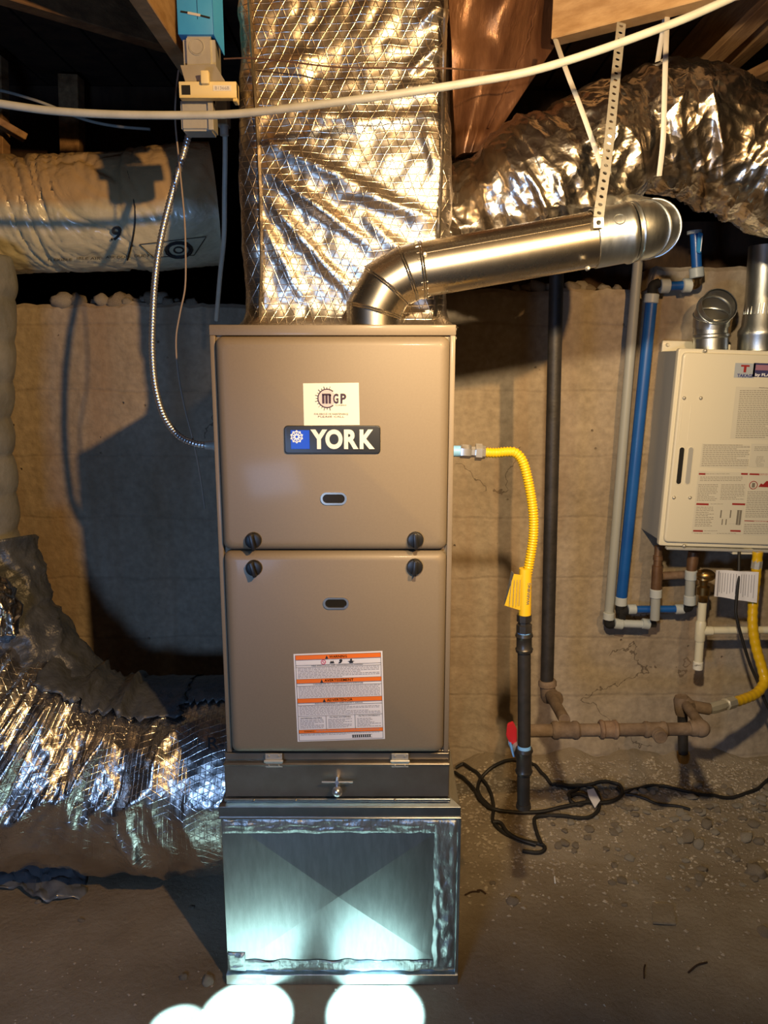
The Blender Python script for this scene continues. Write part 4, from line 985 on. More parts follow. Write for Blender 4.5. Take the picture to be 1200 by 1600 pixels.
t_c = G0.lerp(G1, .55); dd = Vector((0, -1, 0)) * .92 - s_ * .40; ringbead(bm, t_c + dd.normalized() * (VR + .001), dd, .010, .0010, 20)
obj('coupling', bm, M_['galv'], vp)
bm = NB(); H = [G1, W(1002, 360, YV + .004), W(1016, 357.5, YV + .03), W(1020, 356, YV + .075), W(1010, 350, YV + .13), W(990, 344, YV + .20), W(968, 338, YV + .27)]
tube(bm, smooth_path(H, 3), VR + .001, 48, True, rf=lambda s, th, p: VR + .001 - (.004 if s > .09 else 0)); P_ = smooth_path(H, 3)
for k in (1, 4, 7): ringbead(bm, P_[k], (P_[k + 1] - P_[k - 1]), VR + .0012, .0022, 40)
obj('end_elbow', bm, M_['galv'], vp)
for px, py in ((664, 397), (919, 419)):
    c = W(px, py, YV - .046); bm = NB(); lathe(bm, c + Vector((0, .008, 0)), c + Vector((0, -.004, 0)), [(0, .004), (.7, .004), (1, .002)], 10); obj('screw', bm, M_['zinc'], vp)
# perforated metal hanger strap, wraps the pipe
hs = NB()
def perf_strap(bm, P, w, th, hole, pitch, face):
    """P: polyline; flat bar with real holes, one cell at a time"""
    Q, L = resample(P, pitch); 
    for i in range(len(Q) - 1):
        p, q = Q[i], Q[i + 1]; d = (q - p); ln = d.length; d.normalize(); s = d.cross(face).normalized(); n = s.cross(d).normalized(); c = (p + q) / 2
        seg = 12; ou = []; inn = []
        for k in range(seg):
            a = 2 * math.pi * (k + .5) / seg; ca, sa = math.cos(a), math.sin(a); m_ = max(abs(ca) / (ln / 2), abs(sa) / (w / 2)); ou.append((ca / m_, sa / m_)); inn.append((ca * hole, sa * hole))
        for sgn in (1, -1):
            o1 = [bm.verts.new(c + d * x + s * y + n * th / 2 * sgn) for x, y in ou]; i1 = [bm.verts.new(c + d * x + s * y + n * th / 2 * sgn) for x, y in inn]
            if sgn == 1: o0, i0 = o1, i1
            for k in range(seg): bm.faces.new((o1[k], o1[(k + 1) % seg], i1[(k + 1) % seg], i1[k]))
        for k in range(seg):
            bm.faces.new((i0[k], i0[(k + 1) % seg], i1[(k + 1) % seg], i1[k]))
            if abs(ou[k][1]) >= w / 2 - 1e-6 and abs(ou[(k + 1) % seg][1]) >= w / 2 - 1e-6 : bm.faces.new((o0[k], o0[(k + 1) % seg], o1[(k + 1) % seg], o1[k]))
top = W(971, 36, .28); bot = W(936, 333, YV - VR - .002)
S_ = [top, W(961, 130, .19), W(950, 235, .09), bot]
S2 = S_ + [W(935.5, 356, YV - VR - .008)]
perf_strap(hs, smooth_path(S2, 8), .0185, .0014, .0042, .0185, Vector((0, -1, 0)))
obj('hanger_strap', hs, M_['zinc'], label='perforated metal hanger strap holding up the vent pipe', cat='strap')
for i, (pts, lb) in enumerate([([W(868, 62, .34), W(884, 108, .24), W(908, 170, .20), W(925, 218, .19), W(940, 262, .185)], 'pale plastic strap slanting down across the left of the foil duct'),
                     ([W(1043, 18, .30), W(1040, 90, .22), W(1038, 160, .20), W(1036, 220, .20), W(1030, 275, .22)], 'pale plastic strap hanging straight in front of the right foil duct'),
                     ([W(1040, 24, .36), W(1032, 70, .38), W(1026, 105, .40), W(1021, 128, .43)], 'short pale strap behind the straight one, above the right foil duct')]):
    bm = NB(); tube(bm, smooth_path(pts, 6), .0055, 8, flat=.35, start_n=Vector((0, -1, 0))); obj('duct_strap', bm, M_['strap'], label=lb, cat='strap')

# ---------------------------------------------------------------- cables and wires across the top
def cable(name, pts, r, m, label, cat='cable', n=10, seg=12):
    bm = NB(); tube(bm, smooth_path(pts, n), r, seg); return obj(name, bm, m, label=label, cat=cat, smooth=1)
cable('overhead_cable', [W(-60, 152, .0), W(0, 162, .0), W(80, 173, .0), W(180, 179, .0), W(300, 180, .0), W(380, 177, .0), W(500, 163, .0), W(620, 147, .0), W(740, 128, .0), W(830, 111, .0), W(920, 84, .0), W(1010, 52, .0), W(1080, 25, .0), W(1180, -20, .0)], .0068, M_['cable'], 'thick grey cable sagging right across the top of the scene')
cable('loose_wire', [W(-30, 135, .9), W(20, 146, .9), W(70, 162, .9), W(130, 186, .9), W(180, 197, .9), W(235, 202, .9)], .0042, M_['cable'], 'grey wire in the dark above the cream duct')
cable('thin_wire', [W(350, 92, .10), W(385, 91, .095), W(430, 94, .09), W(480, 100, .09), W(530, 105, .09), W(620, 106, .09), W(700, 107, .09), W(760, 110, .2), W(840, 106, .3)], .0014, M_['redwire'], 'thin brown wire stretched across the foil plenum', 'wire')
cable('thin_wire', [W(279, 110, .19), W(275, 145, .18), W(274, 190, .18), W(280, 255, .17), W(288, 340, .16), W(290, 400, .16), W(289, 450, .16), W(281, 490, .16), W(275, 530, .16), W(278, 580, .16), W(288, 635, .16), W(302, 690, .16), W(312, 740, .17), W(320, 795, .17)], .0018, M_['wire'], 'thin tan wire dangling down beside the armored cable', 'wire')
cable('grey_conduit', [W(351, 190, .30), W(352, 230, .30), W(351, 300, .32), W(350, 370, .36), W(344, 430, .42), W(338, 500, .5)], .0055, M_['cable'], 'thin grey conduit dropping behind the furnace left of the plenum', 'conduit')
# armored cable
ac = thing('armored_cable', W(300, 690, .2), 'shiny flexible armored cable looping from switch box to furnace', 'cable')
P0 = smooth_path([W(297, 203, .20), W(291, 225, .20), W(278, 270, .20), W(264, 320, .20), W(251, 375, .20), W(243, 430, .20), W(239, 490, .20), W(238, 550, .20), W(243, 605, .195), W(256, 650, .18), W(277, 679, .165), W(301, 692, .15), W(322, 696, .145)], 10)
pth, L = resample(P0, .0011)
bm = NB(); tube(bm, pth, .0065, 14, rf=lambda s, th, p: .0056 + .0014 * abs(math.sin(math.pi * s / .0066 + th * .5))); obj('metal_sheath', bm, M_['chrome'], ac, smooth=1, sharp=180)
bm = NB(); a_ = W(321, 696, .145); b_ = Vector((-FW, .145, a_.z - .001)); lathe(bm, a_, b_, [(0, .0085), (.3, .0095), (.35, .011), (.8, .011), (.82, .013), (1, .013)], 20); obj('connector', bm, M_['zinc'], ac)

# ---------------------------------------------------------------- switch box assembly on the joist
YB_ = .13
bb = thing('junction_box', W(310, 50, YB_ + .04), 'bright blue junction box fixed under the joist', 'box')
bm = NB(); a_, b_ = W(278, 54, YB_), W(330.5, -30, YB_); box(bm, (a_.x, YB_, a_.z), (b_.x, YB_ + .09, b_.z), .0015, 2)
slab(bm, [Vector((b_.x - .0005, YB_, b_.z)), Vector((b_.x - .0005, YB_, a_.z)), Vector((b_.x + .014, YB_ + .02, a_.z - .028)), Vector((b_.x + .014, YB_ + .02, b_.z))], .0015)
obj('box_shell', bm, M_['bluebox'], bb)
bm = NB(); c0, c1 = W(307, -10, YB_ - .0008), W(309, 30, YB_ - .0008); box(bm, (c0.x, YB_ - .0012, c1.z), (c1.x, YB_ + .0002, c0.z)); 
beam(bm, W(282, 18, YB_ - .0005), W(295, 20, YB_ - .0005), .003, .0012, up=Vector((0, -1, 0)), bev=0); beam(bm, W(312, 24, YB_ - .0005), W(328, 28, YB_ - .0005), .003, .0012, up=Vector((0, -1, 0)), bev=0)
obj('slot', bm, M_['matte'], bb)
bm = NB(); beam(bm, W(293, 20, YB_ - .0008), W(313, 24, YB_ - .0008), .0045, .0014, up=Vector((0, -1, 0)), bev=.0003); obj('scrape_mark', bm, M_['strap'], bb)
jb = thing('handy_box', W(315, 110, YB_ + .03), 'small rounded zinc knockout box below the blue box', 'box')
bm = NB(); a_, b_ = W(283.5, 104, YB_), W(332, 54, YB_)
t = bmesh.new(); bmesh.ops.create_cube(t, size=1.0); bmesh.ops.scale(t, vec=(b_.x - a_.x, .062, b_.z - a_.z + .012), verts=t.verts); bmesh.ops.bevel(t, geom=t.edges[:], offset=.008, segments=4, affect='EDGES')
merge(bm, t, Matrix.Translation(((a_.x + b_.x) / 2 + .003, YB_ + .031, (a_.z + b_.z) / 2 - .004)))
obj('box_shell', bm, M_['zinc'], jb)
bm = NB(); c = W(307, 73, YB_ - .0005); ringbead(bm, c, (0, 1, 0), .0135, .0013, 28); cyl(bm, c + Vector((0, .002, 0)), c + Vector((0, -.0008, 0)), .012, 24); obj('knockout', bm, M_['zinc'], jb)
sw = thing('toggle_switch', W(322, 160, YB_), 'ivory cover plate with toggle switch below the knockout box', 'switch')
bm = NB(); slab(bm, [W(282, 103, YB_ - .004), W(336, 101, YB_ - .004), W(352, 128, YB_ - .020), W(290, 130, YB_ - .020)], -.002, bev=.0005); obj('slanted_lid', bm, M_['zinc'], sw)
bm = NB(); a_, b_ = W(280, 153, YB_ - .03), W(369, 127, YB_ - .03); box(bm, (a_.x, YB_ - .03, a_.z), (b_.x, YB_ - .012, b_.z), .0015, 2); box(bm, (b_.x - .008, YB_ - .028, a_.z - .005), (b_.x, YB_ - .004, b_.z), .001, 1); obj('cover_plate', bm, M_['ivory'], sw)
bm = NB(); a_, b_ = W(314, 131, YB_ - .036), W(326, 110, YB_ - .036); box(bm, (a_.x, YB_ - .038, a_.z), (b_.x, YB_ - .026, b_.z), .002, 2); obj('toggle', bm, M_['ivory'], sw)
bm = NB(); a_, b_ = W(284, 148, YB_ - .0305), W(297, 133, YB_ - .0305); box(bm, (a_.x, YB_ - .0308, a_.z), (b_.x, YB_ - .0298, b_.z), .0002, 1); obj('dark_window', bm, M_['matte'], sw)
bm = NB(); a_, b_ = W(333, 142, YB_ - .0305), W(361, 133, YB_ - .0305); box(bm, (a_.x, YB_ - .0308, a_.z), (b_.x, YB_ - .0298, b_.z), .0002, 1); obj('paper_label', bm, M_['creamp'], sw)
bm = NB(); a_, b_ = W(336, 140, YB_ - .031), W(358, 135, YB_ - .031); text(bm, 'B1366B', FM((a_.x + b_.x) / 2, YB_ - .0309, (a_.z + b_.z) / 2), b_.x - a_.x, b_.z - a_.z, .0002); obj('label_print', bm, M_['inkgrey'], sw)
lb_ = thing('handy_box', W(308, 205, YB_), 'lower grey metal box from which the armored cable leaves', 'box')
bm = NB(); a_, b_ = W(283, 204, YB_ - .005), W(331, 153, YB_ - .005); t = bmesh.new(); bmesh.ops.create_cube(t, size=1.0); bmesh.ops.scale(t, vec=(b_.x - a_.x, .05, b_.z - a_.z), verts=t.verts); bmesh.ops.bevel(t, geom=t.edges[:], offset=.004, segments=3, affect='EDGES')
merge(bm, t, Matrix.Translation(((a_.x + b_.x) / 2, YB_ + .020, (a_.z + b_.z) / 2))); box(bm, (b_.x - .008, YB_ - .010, a_.z), (b_.x + .002, YB_ - .003, b_.z), .001, 1); obj('box_shell', bm, M_['zinc'], lb_)
bm = NB(); c = W(347, 175, .28); box(bm, c + Vector((-.010, -.02, -.028)), c + Vector((.014, .02, .04)), .003, 2); cyl(bm, c + Vector((.003, 0, -.045)), c + Vector((.003, 0, -.027)), .009, 14); obj('conduit_connector', bm, M_['zinc'], label='metal clamp connector at the top of the thin grey conduit', cat='connector')

# ---------------------------------------------------------------- gas connector and drip leg
YG = .05
gc = thing('gas_flex_connector', W(820, 960, YG), 'bright yellow corrugated gas connector looping off the furnace side', 'gas line')
zg = W(712, 705, YG).z
gp = smooth_path([W(757, 707, YG), W(775, 707.5, YG), W(793, 706, YG), W(806, 708, YG), W(817, 722, YG), W(826, 755, YG), W(833, 800, YG), W(833, 840, YG), W(827, 880, YG), W(822, 910, YG), W(820, 945, YG), W(819.5, 961, YG)], 10)
pth, L = resample(gp, .0011)
bm = NB(); tube(bm, pth, .0095, 18, rf=lambda s, th, p: .0082 + (.0020 * (.5 + .5 * math.cos(2 * math.pi * s / .0055)) if s < L - .045 else .003)); obj('corrugated_hose', bm, M_['yellow'], gc, smooth=1, sharp=180)
bm = NB(); y0 = W(712, 705, YG); box_ = [(0, .0105), (.28, .0105)]
lathe(bm, Vector((FW - .004, YG, y0.z)), W(719.5, 705, YG), [(0, .0108), (1, .0108)], 20); obj('sealant', bm, M_['dope'], gc)
bm = NB(); lathe(bm, W(719, 705, YG), W(736, 706, YG), [(0, .0125), (.1, .0135), (.9, .0135), (1, .012)], 6); lathe(bm, W(736, 706, YG), W(758, 707, YG), [(0, .0105), (.28, .0105), (.3, .0165), (.75, .0165), (.78, .0135), (1, .0125)], 6); obj('hex_fitting', bm, M_['chrome'], gc)
bm = NB(); cyl(bm, W(821, 888, YG), W(820, 960, YG), .0125, 20); obj('end_sleeve', bm, M_['yellowd'], gc)
bm = NB(); slab(bm, [W(803, 897, YG - .006), W(817, 899, YG - .010), W(817, 955, YG - .010), W(788, 946, YG + .01), W(790, 941, YG + .012)], .0012); obj('wrap_tag', bm, M_['yellowd'], gc, label='folded yellow tag')
bm = NB(); slab(bm, [W(803, 897, YG - .005), W(790, 945, YG + .013), W(787, 945, YG + .03), W(799, 892, YG + .012)], .001)
obj('tag_fold', bm, M_['inktan'], gc)
bm = NB()
for k in range(4): beam(bm, W(799 + k * 4.5, 906, YG - .0115), W(796 + k * 5, 946, YG - .0085), .001, .0003, up=Vector((0, -1, 0)), bev=0)
text(bm, 'WARNING', FM(W(824, 925, YG).x, YG - .0130, W(824, 925, YG).z, 88), .045, .006, .0003); obj('tag_print', bm, M_['inktan'], gc)
dl = thing('gas_drip_leg', W(818, 1262, YG), 'black iron gas drip leg hanging below the yellow connector', 'pipe')
zz_ = lambda py: W(819, py, YG)
bm = NB(); lathe(bm, zz_(960), zz_(990), [(0, .0150), (.35, .0150), (.37, .0125), (.5, .0125), (.52, .0158), (.9, .0158), (.92, .012), (1, .012)], 8); obj('hex_union', bm, M_['pipem'], dl)
bm = NB(); lathe(bm, zz_(985), zz_(991), [(0, .0128), (1, .0135)], 20); obj('sealant', bm, M_['dope'], dl); bm = NB(); lathe(bm, zz_(1164), zz_(1170), [(0, .0135), (1, .014)], 20); obj('sealant', bm, M_['dope'], dl)
bm = NB(); lathe(bm, zz_(989), zz_(1018), [(0, .0165), (.15, .0180), (.25, .0155), (.75, .0155), (.85, .0180), (1, .0165)], 24); obj('coupling', bm, M_['pipem'], dl)
bm = NB(); cyl(bm, zz_(1015), zz_(1168), .0133, 24); obj('pipe', bm, M_['pipeb'], dl); bm = NB(); cyl(bm, W(818, 1200, YG), W(818, 1262, YG), .0133, 24); obj('pipe', bm, M_['pipeb'], dl)
bm = NB(); lathe(bm, zz_(1169), W(818.5, 1208, YG), [(0, .0170), (.1, .0185), (.2, .0160), (.8, .0160), (.9, .0185), (1, .0165)], 24); cyl(bm, zz_(1188), zz_(1188) + Vector((0, .03, 0)), .016, 20); obj('tee', bm, M_['pipem'], dl)
bm = NB(); lathe(bm, W(818, 1255, YG), W(818, 1264, YG), [(0, .0150), (.7, .0160), (1, .010)], 20); obj('cap', bm, M_['pipem'], dl)
# shutoff valve, its short run back to the old line
zv = W(819, 1188, YG).z
gv = thing('gas_shutoff_valve', W(800, 1150, .14), 'gas shutoff valve with red handle left of the drip leg', 'valve')
bm = NB(); vc = W(800, 1150, .13); cyl(bm, Vector((W(818, 1188, YG).x, YG + .028, zv)), vc + Vector((.006, -.012, -.008)), .0125, 18); lathe(bm, vc + Vector((.004, -.02, -.006)), W(812, 1142, .212), [(0, .015), (.2, .018), (.5, .016), (.8, .018), (1, .014)], 18); obj('valve_body', bm, M_['zinc'], gv)
bm = NB(); slab(bm, [W(793, 1132, .10), W(802, 1128, .10), W(808, 1140, .10), W(808, 1166, .10), W(797, 1162, .10), W(791, 1150, .10)], .007, bev=.0015); obj('red_handle', bm, M_['redh'], gv, label='red lever handle')
bm = NB(); tube(bm, smooth_path([W(797, 1160, .10), W(800, 1172, .10), W(803, 1182, .10)], 4), .0025, 8); obj('sealant', bm, M_['dope'], gv)
YO = .222
og = thing('old_gas_line', W(960, 1145, YO), 'rust-brown horizontal gas pipe with tees running right above the floor', 'pipe')
bm = NB(); cyl(bm, W(812, 1142, YO), W(1090, 1139, YO), .0150, 20); obj('pipe', bm, M_['dusty'], og)
def fit(name, px0_, px1_, py, y, r, par, m='dusty', py1=None):
    bm = NB(); lathe(bm, W(px0_, py, y), W(px1_, py1 or py, y), [(0, r * .92), (.08, r * 1.12), (.2, r * 1.12), (.26, r), (.74, r), (.8, r * 1.12), (.92, r * 1.12), (1, r * .92)], 22); return obj(name, bm, M_[m], par)
fit('tee', 862, 905, 1141, YO, .0190, og); fit('union', 936, 965, 1140, YO, .0200, og, 'rust'); fit('tee', 1005, 1042, 1140, YO, .0170, og)
bm = NB(); c = W(1025, 1142, YO); lathe(bm, c, c + Vector((0, -.032, 0)), [(0, .016), (.6, .016), (.62, .012), (1, .012)], 20); ringbead(bm, c + Vector((0, -.03, 0)), (0, 1, 0), .013, .003, 20); obj('plugged_branch', bm, M_['dusty'], og)
bm = NB(); c = W(1092, 1138, YO); t = bmesh.new(); bmesh.ops.create_uvsphere(t, u_segments=18, v_segments=12, radius=.021); merge(bm, t, Matrix.Translation(c + Vector((.004, 0, 0)))); lathe(bm, c + Vector((-.022, 0, 0)), c, [(0, .0165), (.3, .019), (1, .018)], 20); obj('elbow', bm, M_['dusty'], og)
BP = .45
bm = NB(); tb = W(858, 1082, BP); c2 = W(884, 1130, YO + .01); cyl(bm, tb + Vector((0, -.01, 0)), c2 + Vector((-.002, .005, .006)), .0135, 18); obj('branch_nipple', bm, M_['dusty'], og)
bpz = thing('black_vertical_pipe', W(857, 1090, BP), 'black vertical iron pipe standing against the concrete wall', 'pipe')
bm = NB(); cyl(bm, W(870, 410, BP), W(854.5, 1066, BP), .0168, 24); obj('pipe', bm, M_['pipeb'], bpz)
bm = NB(); lathe(bm, W(855, 1062, BP), W(857, 1096, BP), [(0, .020), (.1, .0235), (.25, .0235), (.3, .0195), (.8, .0195), (1, .014)], 24); lathe(bm, tb + Vector((0, .01, 0)), tb + Vector((.010, -.045, -.002)), [(0, .016), (.6, .018), (.8, .021), (1, .018)], 20); obj('bottom_tee', bm, M_['dusty'], bpz)
# riser with small drip leg at right
YR = .40
rl = thing('gas_riser', W(1068, 1190, YR), 'short black gas drip leg right of the horizontal pipe, with dusty elbow', 'pipe')
bm = NB(); cyl(bm, W(1066, 1100, YR), W(1067.5, 1178, YR), .0125, 20); obj('pipe', bm, M_['pipeb'], rl)
bm = NB(); lathe(bm, W(1067.5, 1176, YR), W(1068, 1190, YR), [(0, .016), (.5, .0165), (1, .013)], 20); obj('cap', bm, M_['brass'], rl)
bm = NB(); c = W(1070, 1099, YR); lathe(bm, W(1064, 1088, YR), W(1066, 1116, YR), [(0, .015), (.2, .019), (.8, .018), (1, .016)], 20); cyl(bm, c, W(1096, 1134, YO + .012), .0125, 18); lathe(bm, c + Vector((-.003, .012, .004)), c + Vector((.006, -.02, -.004)), [(0, .018), (.7, .019), (1, .016)], 20)
cyl(bm, c + Vector((.01, 0, -.006)), W(1108, 1108, YR), .0150, 18); obj('elbow', bm, M_['dusty'], rl)

# ---------------------------------------------------------------- water pipes on the wall
YP = .745
def seg_tube(bm, pts, r, seg=16): tube(bm, [Vector(p) for p in pts], r, seg)
def capsule(bm, a, b, r, seg=18): lathe(bm, a, b, [(0, r * .85), (.08, r), (.92, r), (1, r * .85)], seg)
bp1 = thing('blue_water_pipe', W(970, 960, YP), 'long blue plastic water pipe running down the wall', 'pipe')
bm = NB(); cyl(bm, W(1018, 470, YP), W(970.5, 938, YP), .0160, 20); obj('pipe', bm, M_['pexb'], bp1)
bm = NB(); capsule(bm, W(1019, 459, YP), W(1017, 474, YP), .0195); obj('collar', bm, M_['pexc'], bp1); bm = NB(); capsule(bm, W(971, 932, YP), W(970, 946, YP), .0172); obj('collar', bm, M_['pexc'], bp1)
bm = NB(); tube(bm, smooth_path([W(1019, 462, YP), W(1020, 447, YP), W(1030, 442, YP)], 5), .013, 14); obj('elbow', bm, M_['matte'], bp1); bm = NB(); tube(bm, smooth_path([W(970, 944, YP), W(970, 957, YP), W(983, 952, YP - .01)], 5), .0135, 14); box(bm, W(964, 966, YP + .005), W(979, 953, YP - .015), .003, 2); obj('elbow', bm, M_['matte'], bp1)
bm = NB(); cyl(bm, W(992, 952, YP - .012), W(1060, 951.5, YP - .012), .0105, 18); obj('short_pipe', bm, M_['pexb'], bp1)
for a_, b_ in ((981, 994), (1055, 1069)):
    bm = NB(); capsule(bm, W(a_, 952, YP - .012), W(b_, 951.5, YP - .012), .0145); obj('collar', bm, M_['pexc'], bp1)
bp2 = thing('blue_valve_pipe', W(1040, 455, YP), 'short blue pipe with upright shutoff under the right foil duct', 'pipe')
bm = NB(); cyl(bm, W(1086, 362, YP - .02), W(1089, 422, YP - .02), .0135, 18); obj('pipe', bm, M_['pexb'], bp2); bm = NB(); cyl(bm, W(1045, 447, YP), W(1070, 446, YP), .012, 18); obj('pipe', bm, M_['pexb'], bp2)
for a_, b_ in ((W(1088, 418, YP - .02), W(1089, 434, YP - .02)), (W(1031, 447, YP), W(1046, 447, YP)), (W(1066, 446, YP), W(1080, 446, YP)), (W(1085, 360, YP - .02), W(1085, 366, YP - .02))):
    bm = NB(); capsule(bm, a_, b_, .0190); obj('collar', bm, M_['pexc'], bp2)
bm = NB(); tube(bm, smooth_path([W(1078, 446, YP), W(1088, 444, YP - .01), W(1089, 434, YP - .02)], 5), .012, 14); obj('elbow', bm, M_['brass'], bp2)
bm = NB(); slab(bm, [W(1092, 362, YP - .045), W(1099, 364, YP - .045), W(1096, 396, YP - .045), W(1089, 394, YP - .045)], .008, bev=.002); hd = obj('valve_handle', bm, M_['bluebox'], bp2)
bm = NB(); t_c = W(1095, 379, YP - .046); quad(bm, [W(1096.5, 368, YP - .0542), W(1098, 368, YP - .0542), W(1095.5, 393, YP - .0542), W(1094, 393, YP - .0542)]); obj('handle_print', bm, M_['whitew'], bp2)
wp = thing('white_water_pipe', W(950, 975, YP), 'long grey-white water pipe left of the blue pipe', 'pipe')
bm = NB(); cyl(bm, W(1003, 330, YP + .01), W(951, 962, YP + .01), .0135, 20); obj('pipe', bm, M_['pexw'], wp)
bm = NB(); capsule(bm, W(951.5, 957, YP), W(950.5, 968, YP), .0165); obj('collar', bm, M_['pexc'], wp)
bm = NB(); tube(bm, smooth_path([W(950, 966, YP), W(951, 976, YP), W(962, 974, YP - .01)], 5), .012, 14); obj('elbow', bm, M_['matte'], wp)
bm = NB(); cyl(bm, W(968, 974, YP - .012), W(1008, 975.5, YP - .012), .0115, 18); obj('short_pipe', bm, M_['pexc'], wp)
for a_, b_ in ((960, 973), (1003, 1015)):
    bm = NB(); capsule(bm, W(a_, 974, YP - .012), W(b_, 975.5, YP - .012), .0155); obj('collar', bm, M_['pexc'], wp)
bm = NB(); cyl(bm, W(1014, 975.5, YP - .012), W(1024, 975, YP - .01), .010, 12); obj('elbow', bm, M_['pipem'], wp)
# heater stubs
YS = .70
s1 = thing('cold_inlet_stub', W(1024, 975, YS), 'left brown and white pipe stub under the water heater', 'pipe')
bm = NB(); lathe(bm, W(1029, 853, YS), W(1025, 925, YS), [(0, .011), (.20, .011), (.21, .0135), (.30, .0135), (.31, .0115), (.42, .0115), (.43, .0150), (.95, .0150), (1, .013)], 18); obj('copper_fitting', bm, M_['copper'], s1)
bm = NB(); capsule(bm, W(1025, 920, YS), W(1024.5, 934, YS), .0170); obj('collar', bm, M_['pexc'], s1)
bm = NB(); cyl(bm, W(1024.5, 932, YS), W(1023, 968, YS), .0135, 18); obj('pipe', bm, M_['pexw'], s1)
s2 = thing('hot_outlet_stub', W(1078, 945, YS), 'right brown and white pipe stub under the water heater', 'pipe')
bm = NB(); lathe(bm, W(1084, 862, YS), W(1080, 893, YS), [(0, .015), (.5, .016), (1, .013)], 18); obj('copper_fitting', bm, M_['copper'], s2)
for a_, b_ in ((891, 906), (930, 945)):
    bm = NB(); capsule(bm, W(1080 - (a_ - 891) * .05, a_, YS), W(1079.5 - (a_ - 891) * .05, b_, YS), .0172); obj('collar', bm, M_['pexc'], s2)
bm = NB(); cyl(bm, W(1079, 903, YS), W(1077.5, 932, YS), .0140, 18); obj('pipe', bm, M_['pexw'], s2)
bm = NB(); tube(bm, smooth_path([W(1077.5, 942, YS), W(1077, 950, YS + .01), W(1068, 952, YP - .012)], 5), .010, 12); obj('elbow', bm, M_['matte'], s2)
bm = NB(); cyl(bm, W(1034, 900, YS + .03), W(1074, 898, YS + .03), .0120, 16); obj('cross_pipe', bm, M_['rust'], s2)
# relief valve + PVC drain
rv = thing('relief_valve', W(1100, 938, .66), 'tarnished brass pressure relief valve under the water heater', 'valve')
bm = NB(); lathe(bm, W(1100, 893, .66), W(1098, 940, .66), [(0, .016), (.25, .020), (.3, .013), (.45, .012), (.5, .018), (.75, .0185), (.8, .015), (1, .014)], 12); c = W(1103, 899, .66); t = bmesh.new(); bmesh.ops.create_uvsphere(t, u_segments=14, v_segments=10, radius=.022); merge(bm, t, Matrix.Translation(c) @ Matrix.Diagonal((1.2, 1, .8, 1))); cyl(bm, c + Vector((.01, 0, 0)), c + Vector((.045, -.005, -.004)), .008, 12); obj('valve_body', bm, M_['brass'], rv)
bm = NB(); slab(bm, [W(1118, 895, .64), W(1124, 893, .64), W(1128, 912, .64), W(1122, 914, .64)], .004); obj('test_lever', bm, M_['zinc'], rv)
dr = thing('pvc_drain_pipe', W(1090, 1047, .66), 'cream PVC drain pipe with tee and banded bottom end', 'pipe')
bm = NB(); cyl(bm, W(1098, 938, .66), W(1090.5, 1042, .66), .0118, 20); obj('pipe', bm, M_['pvc'], dr); bm = NB(); cyl(bm, W(1100, 985, .66), W(1240, 984, .66), .0108, 20); obj('pipe', bm, M_['pvc'], dr)
bm = NB(); capsule(bm, W(1095.5, 970, .66), W(1093, 1002, .66), .0145, 22); capsule(bm, W(1096, 985.5, .66), W(1114, 985.5, .66), .0130, 22); obj('tee', bm, M_['pvc'], dr)
bm = NB(); capsule(bm, W(1091, 1033, .66), W(1090, 1046, .66), .0138, 22); obj('end_band', bm, M_['white'], dr)
bm = NB(); text(bm, 'CPVC', FM(W(1090.5, 1040, .645).x, .6465, W(1090.5, 1040, .645).z), .018, .004, .0004, bold=.02); obj('band_print', bm, M_['inktan'], dr)

# ---------------------------------------------------------------- tankless water heater
YH = .63
TL, BL = W(1061.5, 544, YH), W(1030, 853, YH); sl = (TL.x - BL.x) / (TL.z - BL.z); HH = TL.z - BL.z; HWd = .36
wh = thing('tankless_water_heater', (BL.x + .18, .71, BL.z), 'cream wall-mounted tankless water heater with printed labels', 'water heater')
def shear(bm):                           # the case hangs slightly out of plumb
    ang = math.atan(sl)
    bmesh.ops.rotate(bm, verts=bm.verts, cent=BL, matrix=Matrix.Rotation(ang, 3, 'Y')); return bm
ang_ = math.atan(sl)
Rinv = Matrix.Rotation(-ang_, 3, 'Y')
def HP(px, py, y=YH):                    # photo point -> plumb case coordinates
    return BL + Rinv @ (W(px, py, y) - BL)
HL = math.hypot(HH, TL.x - BL.x)
x0, z0, z1 = BL.x, BL.z, BL.z + HL
bm = NB(); box(bm, (x0 + .004, YH + .018, z0 + .012), (x0 + HWd, .795, z1 - .006), .002, 1); obj('case', shear(bm), M_['heaterd'], wh)
bm = NB(); panel(bm, rrect(x0 + HWd / 2, (z0 + z1) / 2, HWd, z1 - z0, .006, 4), YH + .02, YH + .004, .003); a_ = HP(1066, 556, YH); lo = HP(1034, 846, YH)
panel(bm, rrect((x0 + .010 + x0 + HWd - .008) / 2, (z0 + .012 + z1 - .010) / 2, HWd - .018, z1 - z0 - .022, .012, 5), YH + .008, YH - .006, .005); fp = obj('front_panel', shear(bm), M_['heater'], wh, sharp=50)
bm = NB(); box(bm, (x0 + .02, YH - .004, z0 - .010), (x0 + HWd, YH + .012, z0 - .002), .002, 1); obj('bottom_lip', shear(bm), M_['heaterd'], wh)
YQ = YH - .0062
for (xa_, m) in ((1065, 'matte'), (1079, 'heaterd')):
    t_, b_ = HP(xa_ + 1.5, 699, YQ), HP(xa_ - 6, 756, YQ); bm = NB(); panel(bm, rrect((t_.x + b_.x) / 2, (t_.z + b_.z) / 2, .0165, t_.z - b_.z + .004, .008, 6), YQ + .002, YQ - .0012, .0004); 
    obj('slot_rim', shear(bm), M_['heater'], fp)
    bm = NB(); panel(bm, rrect((t_.x + b_.x) / 2, (t_.z + b_.z) / 2, .0125, t_.z - b_.z, .006, 6), YQ - .001, YQ - .0016); obj('vent_slot', shear(bm), M_[m], fp)
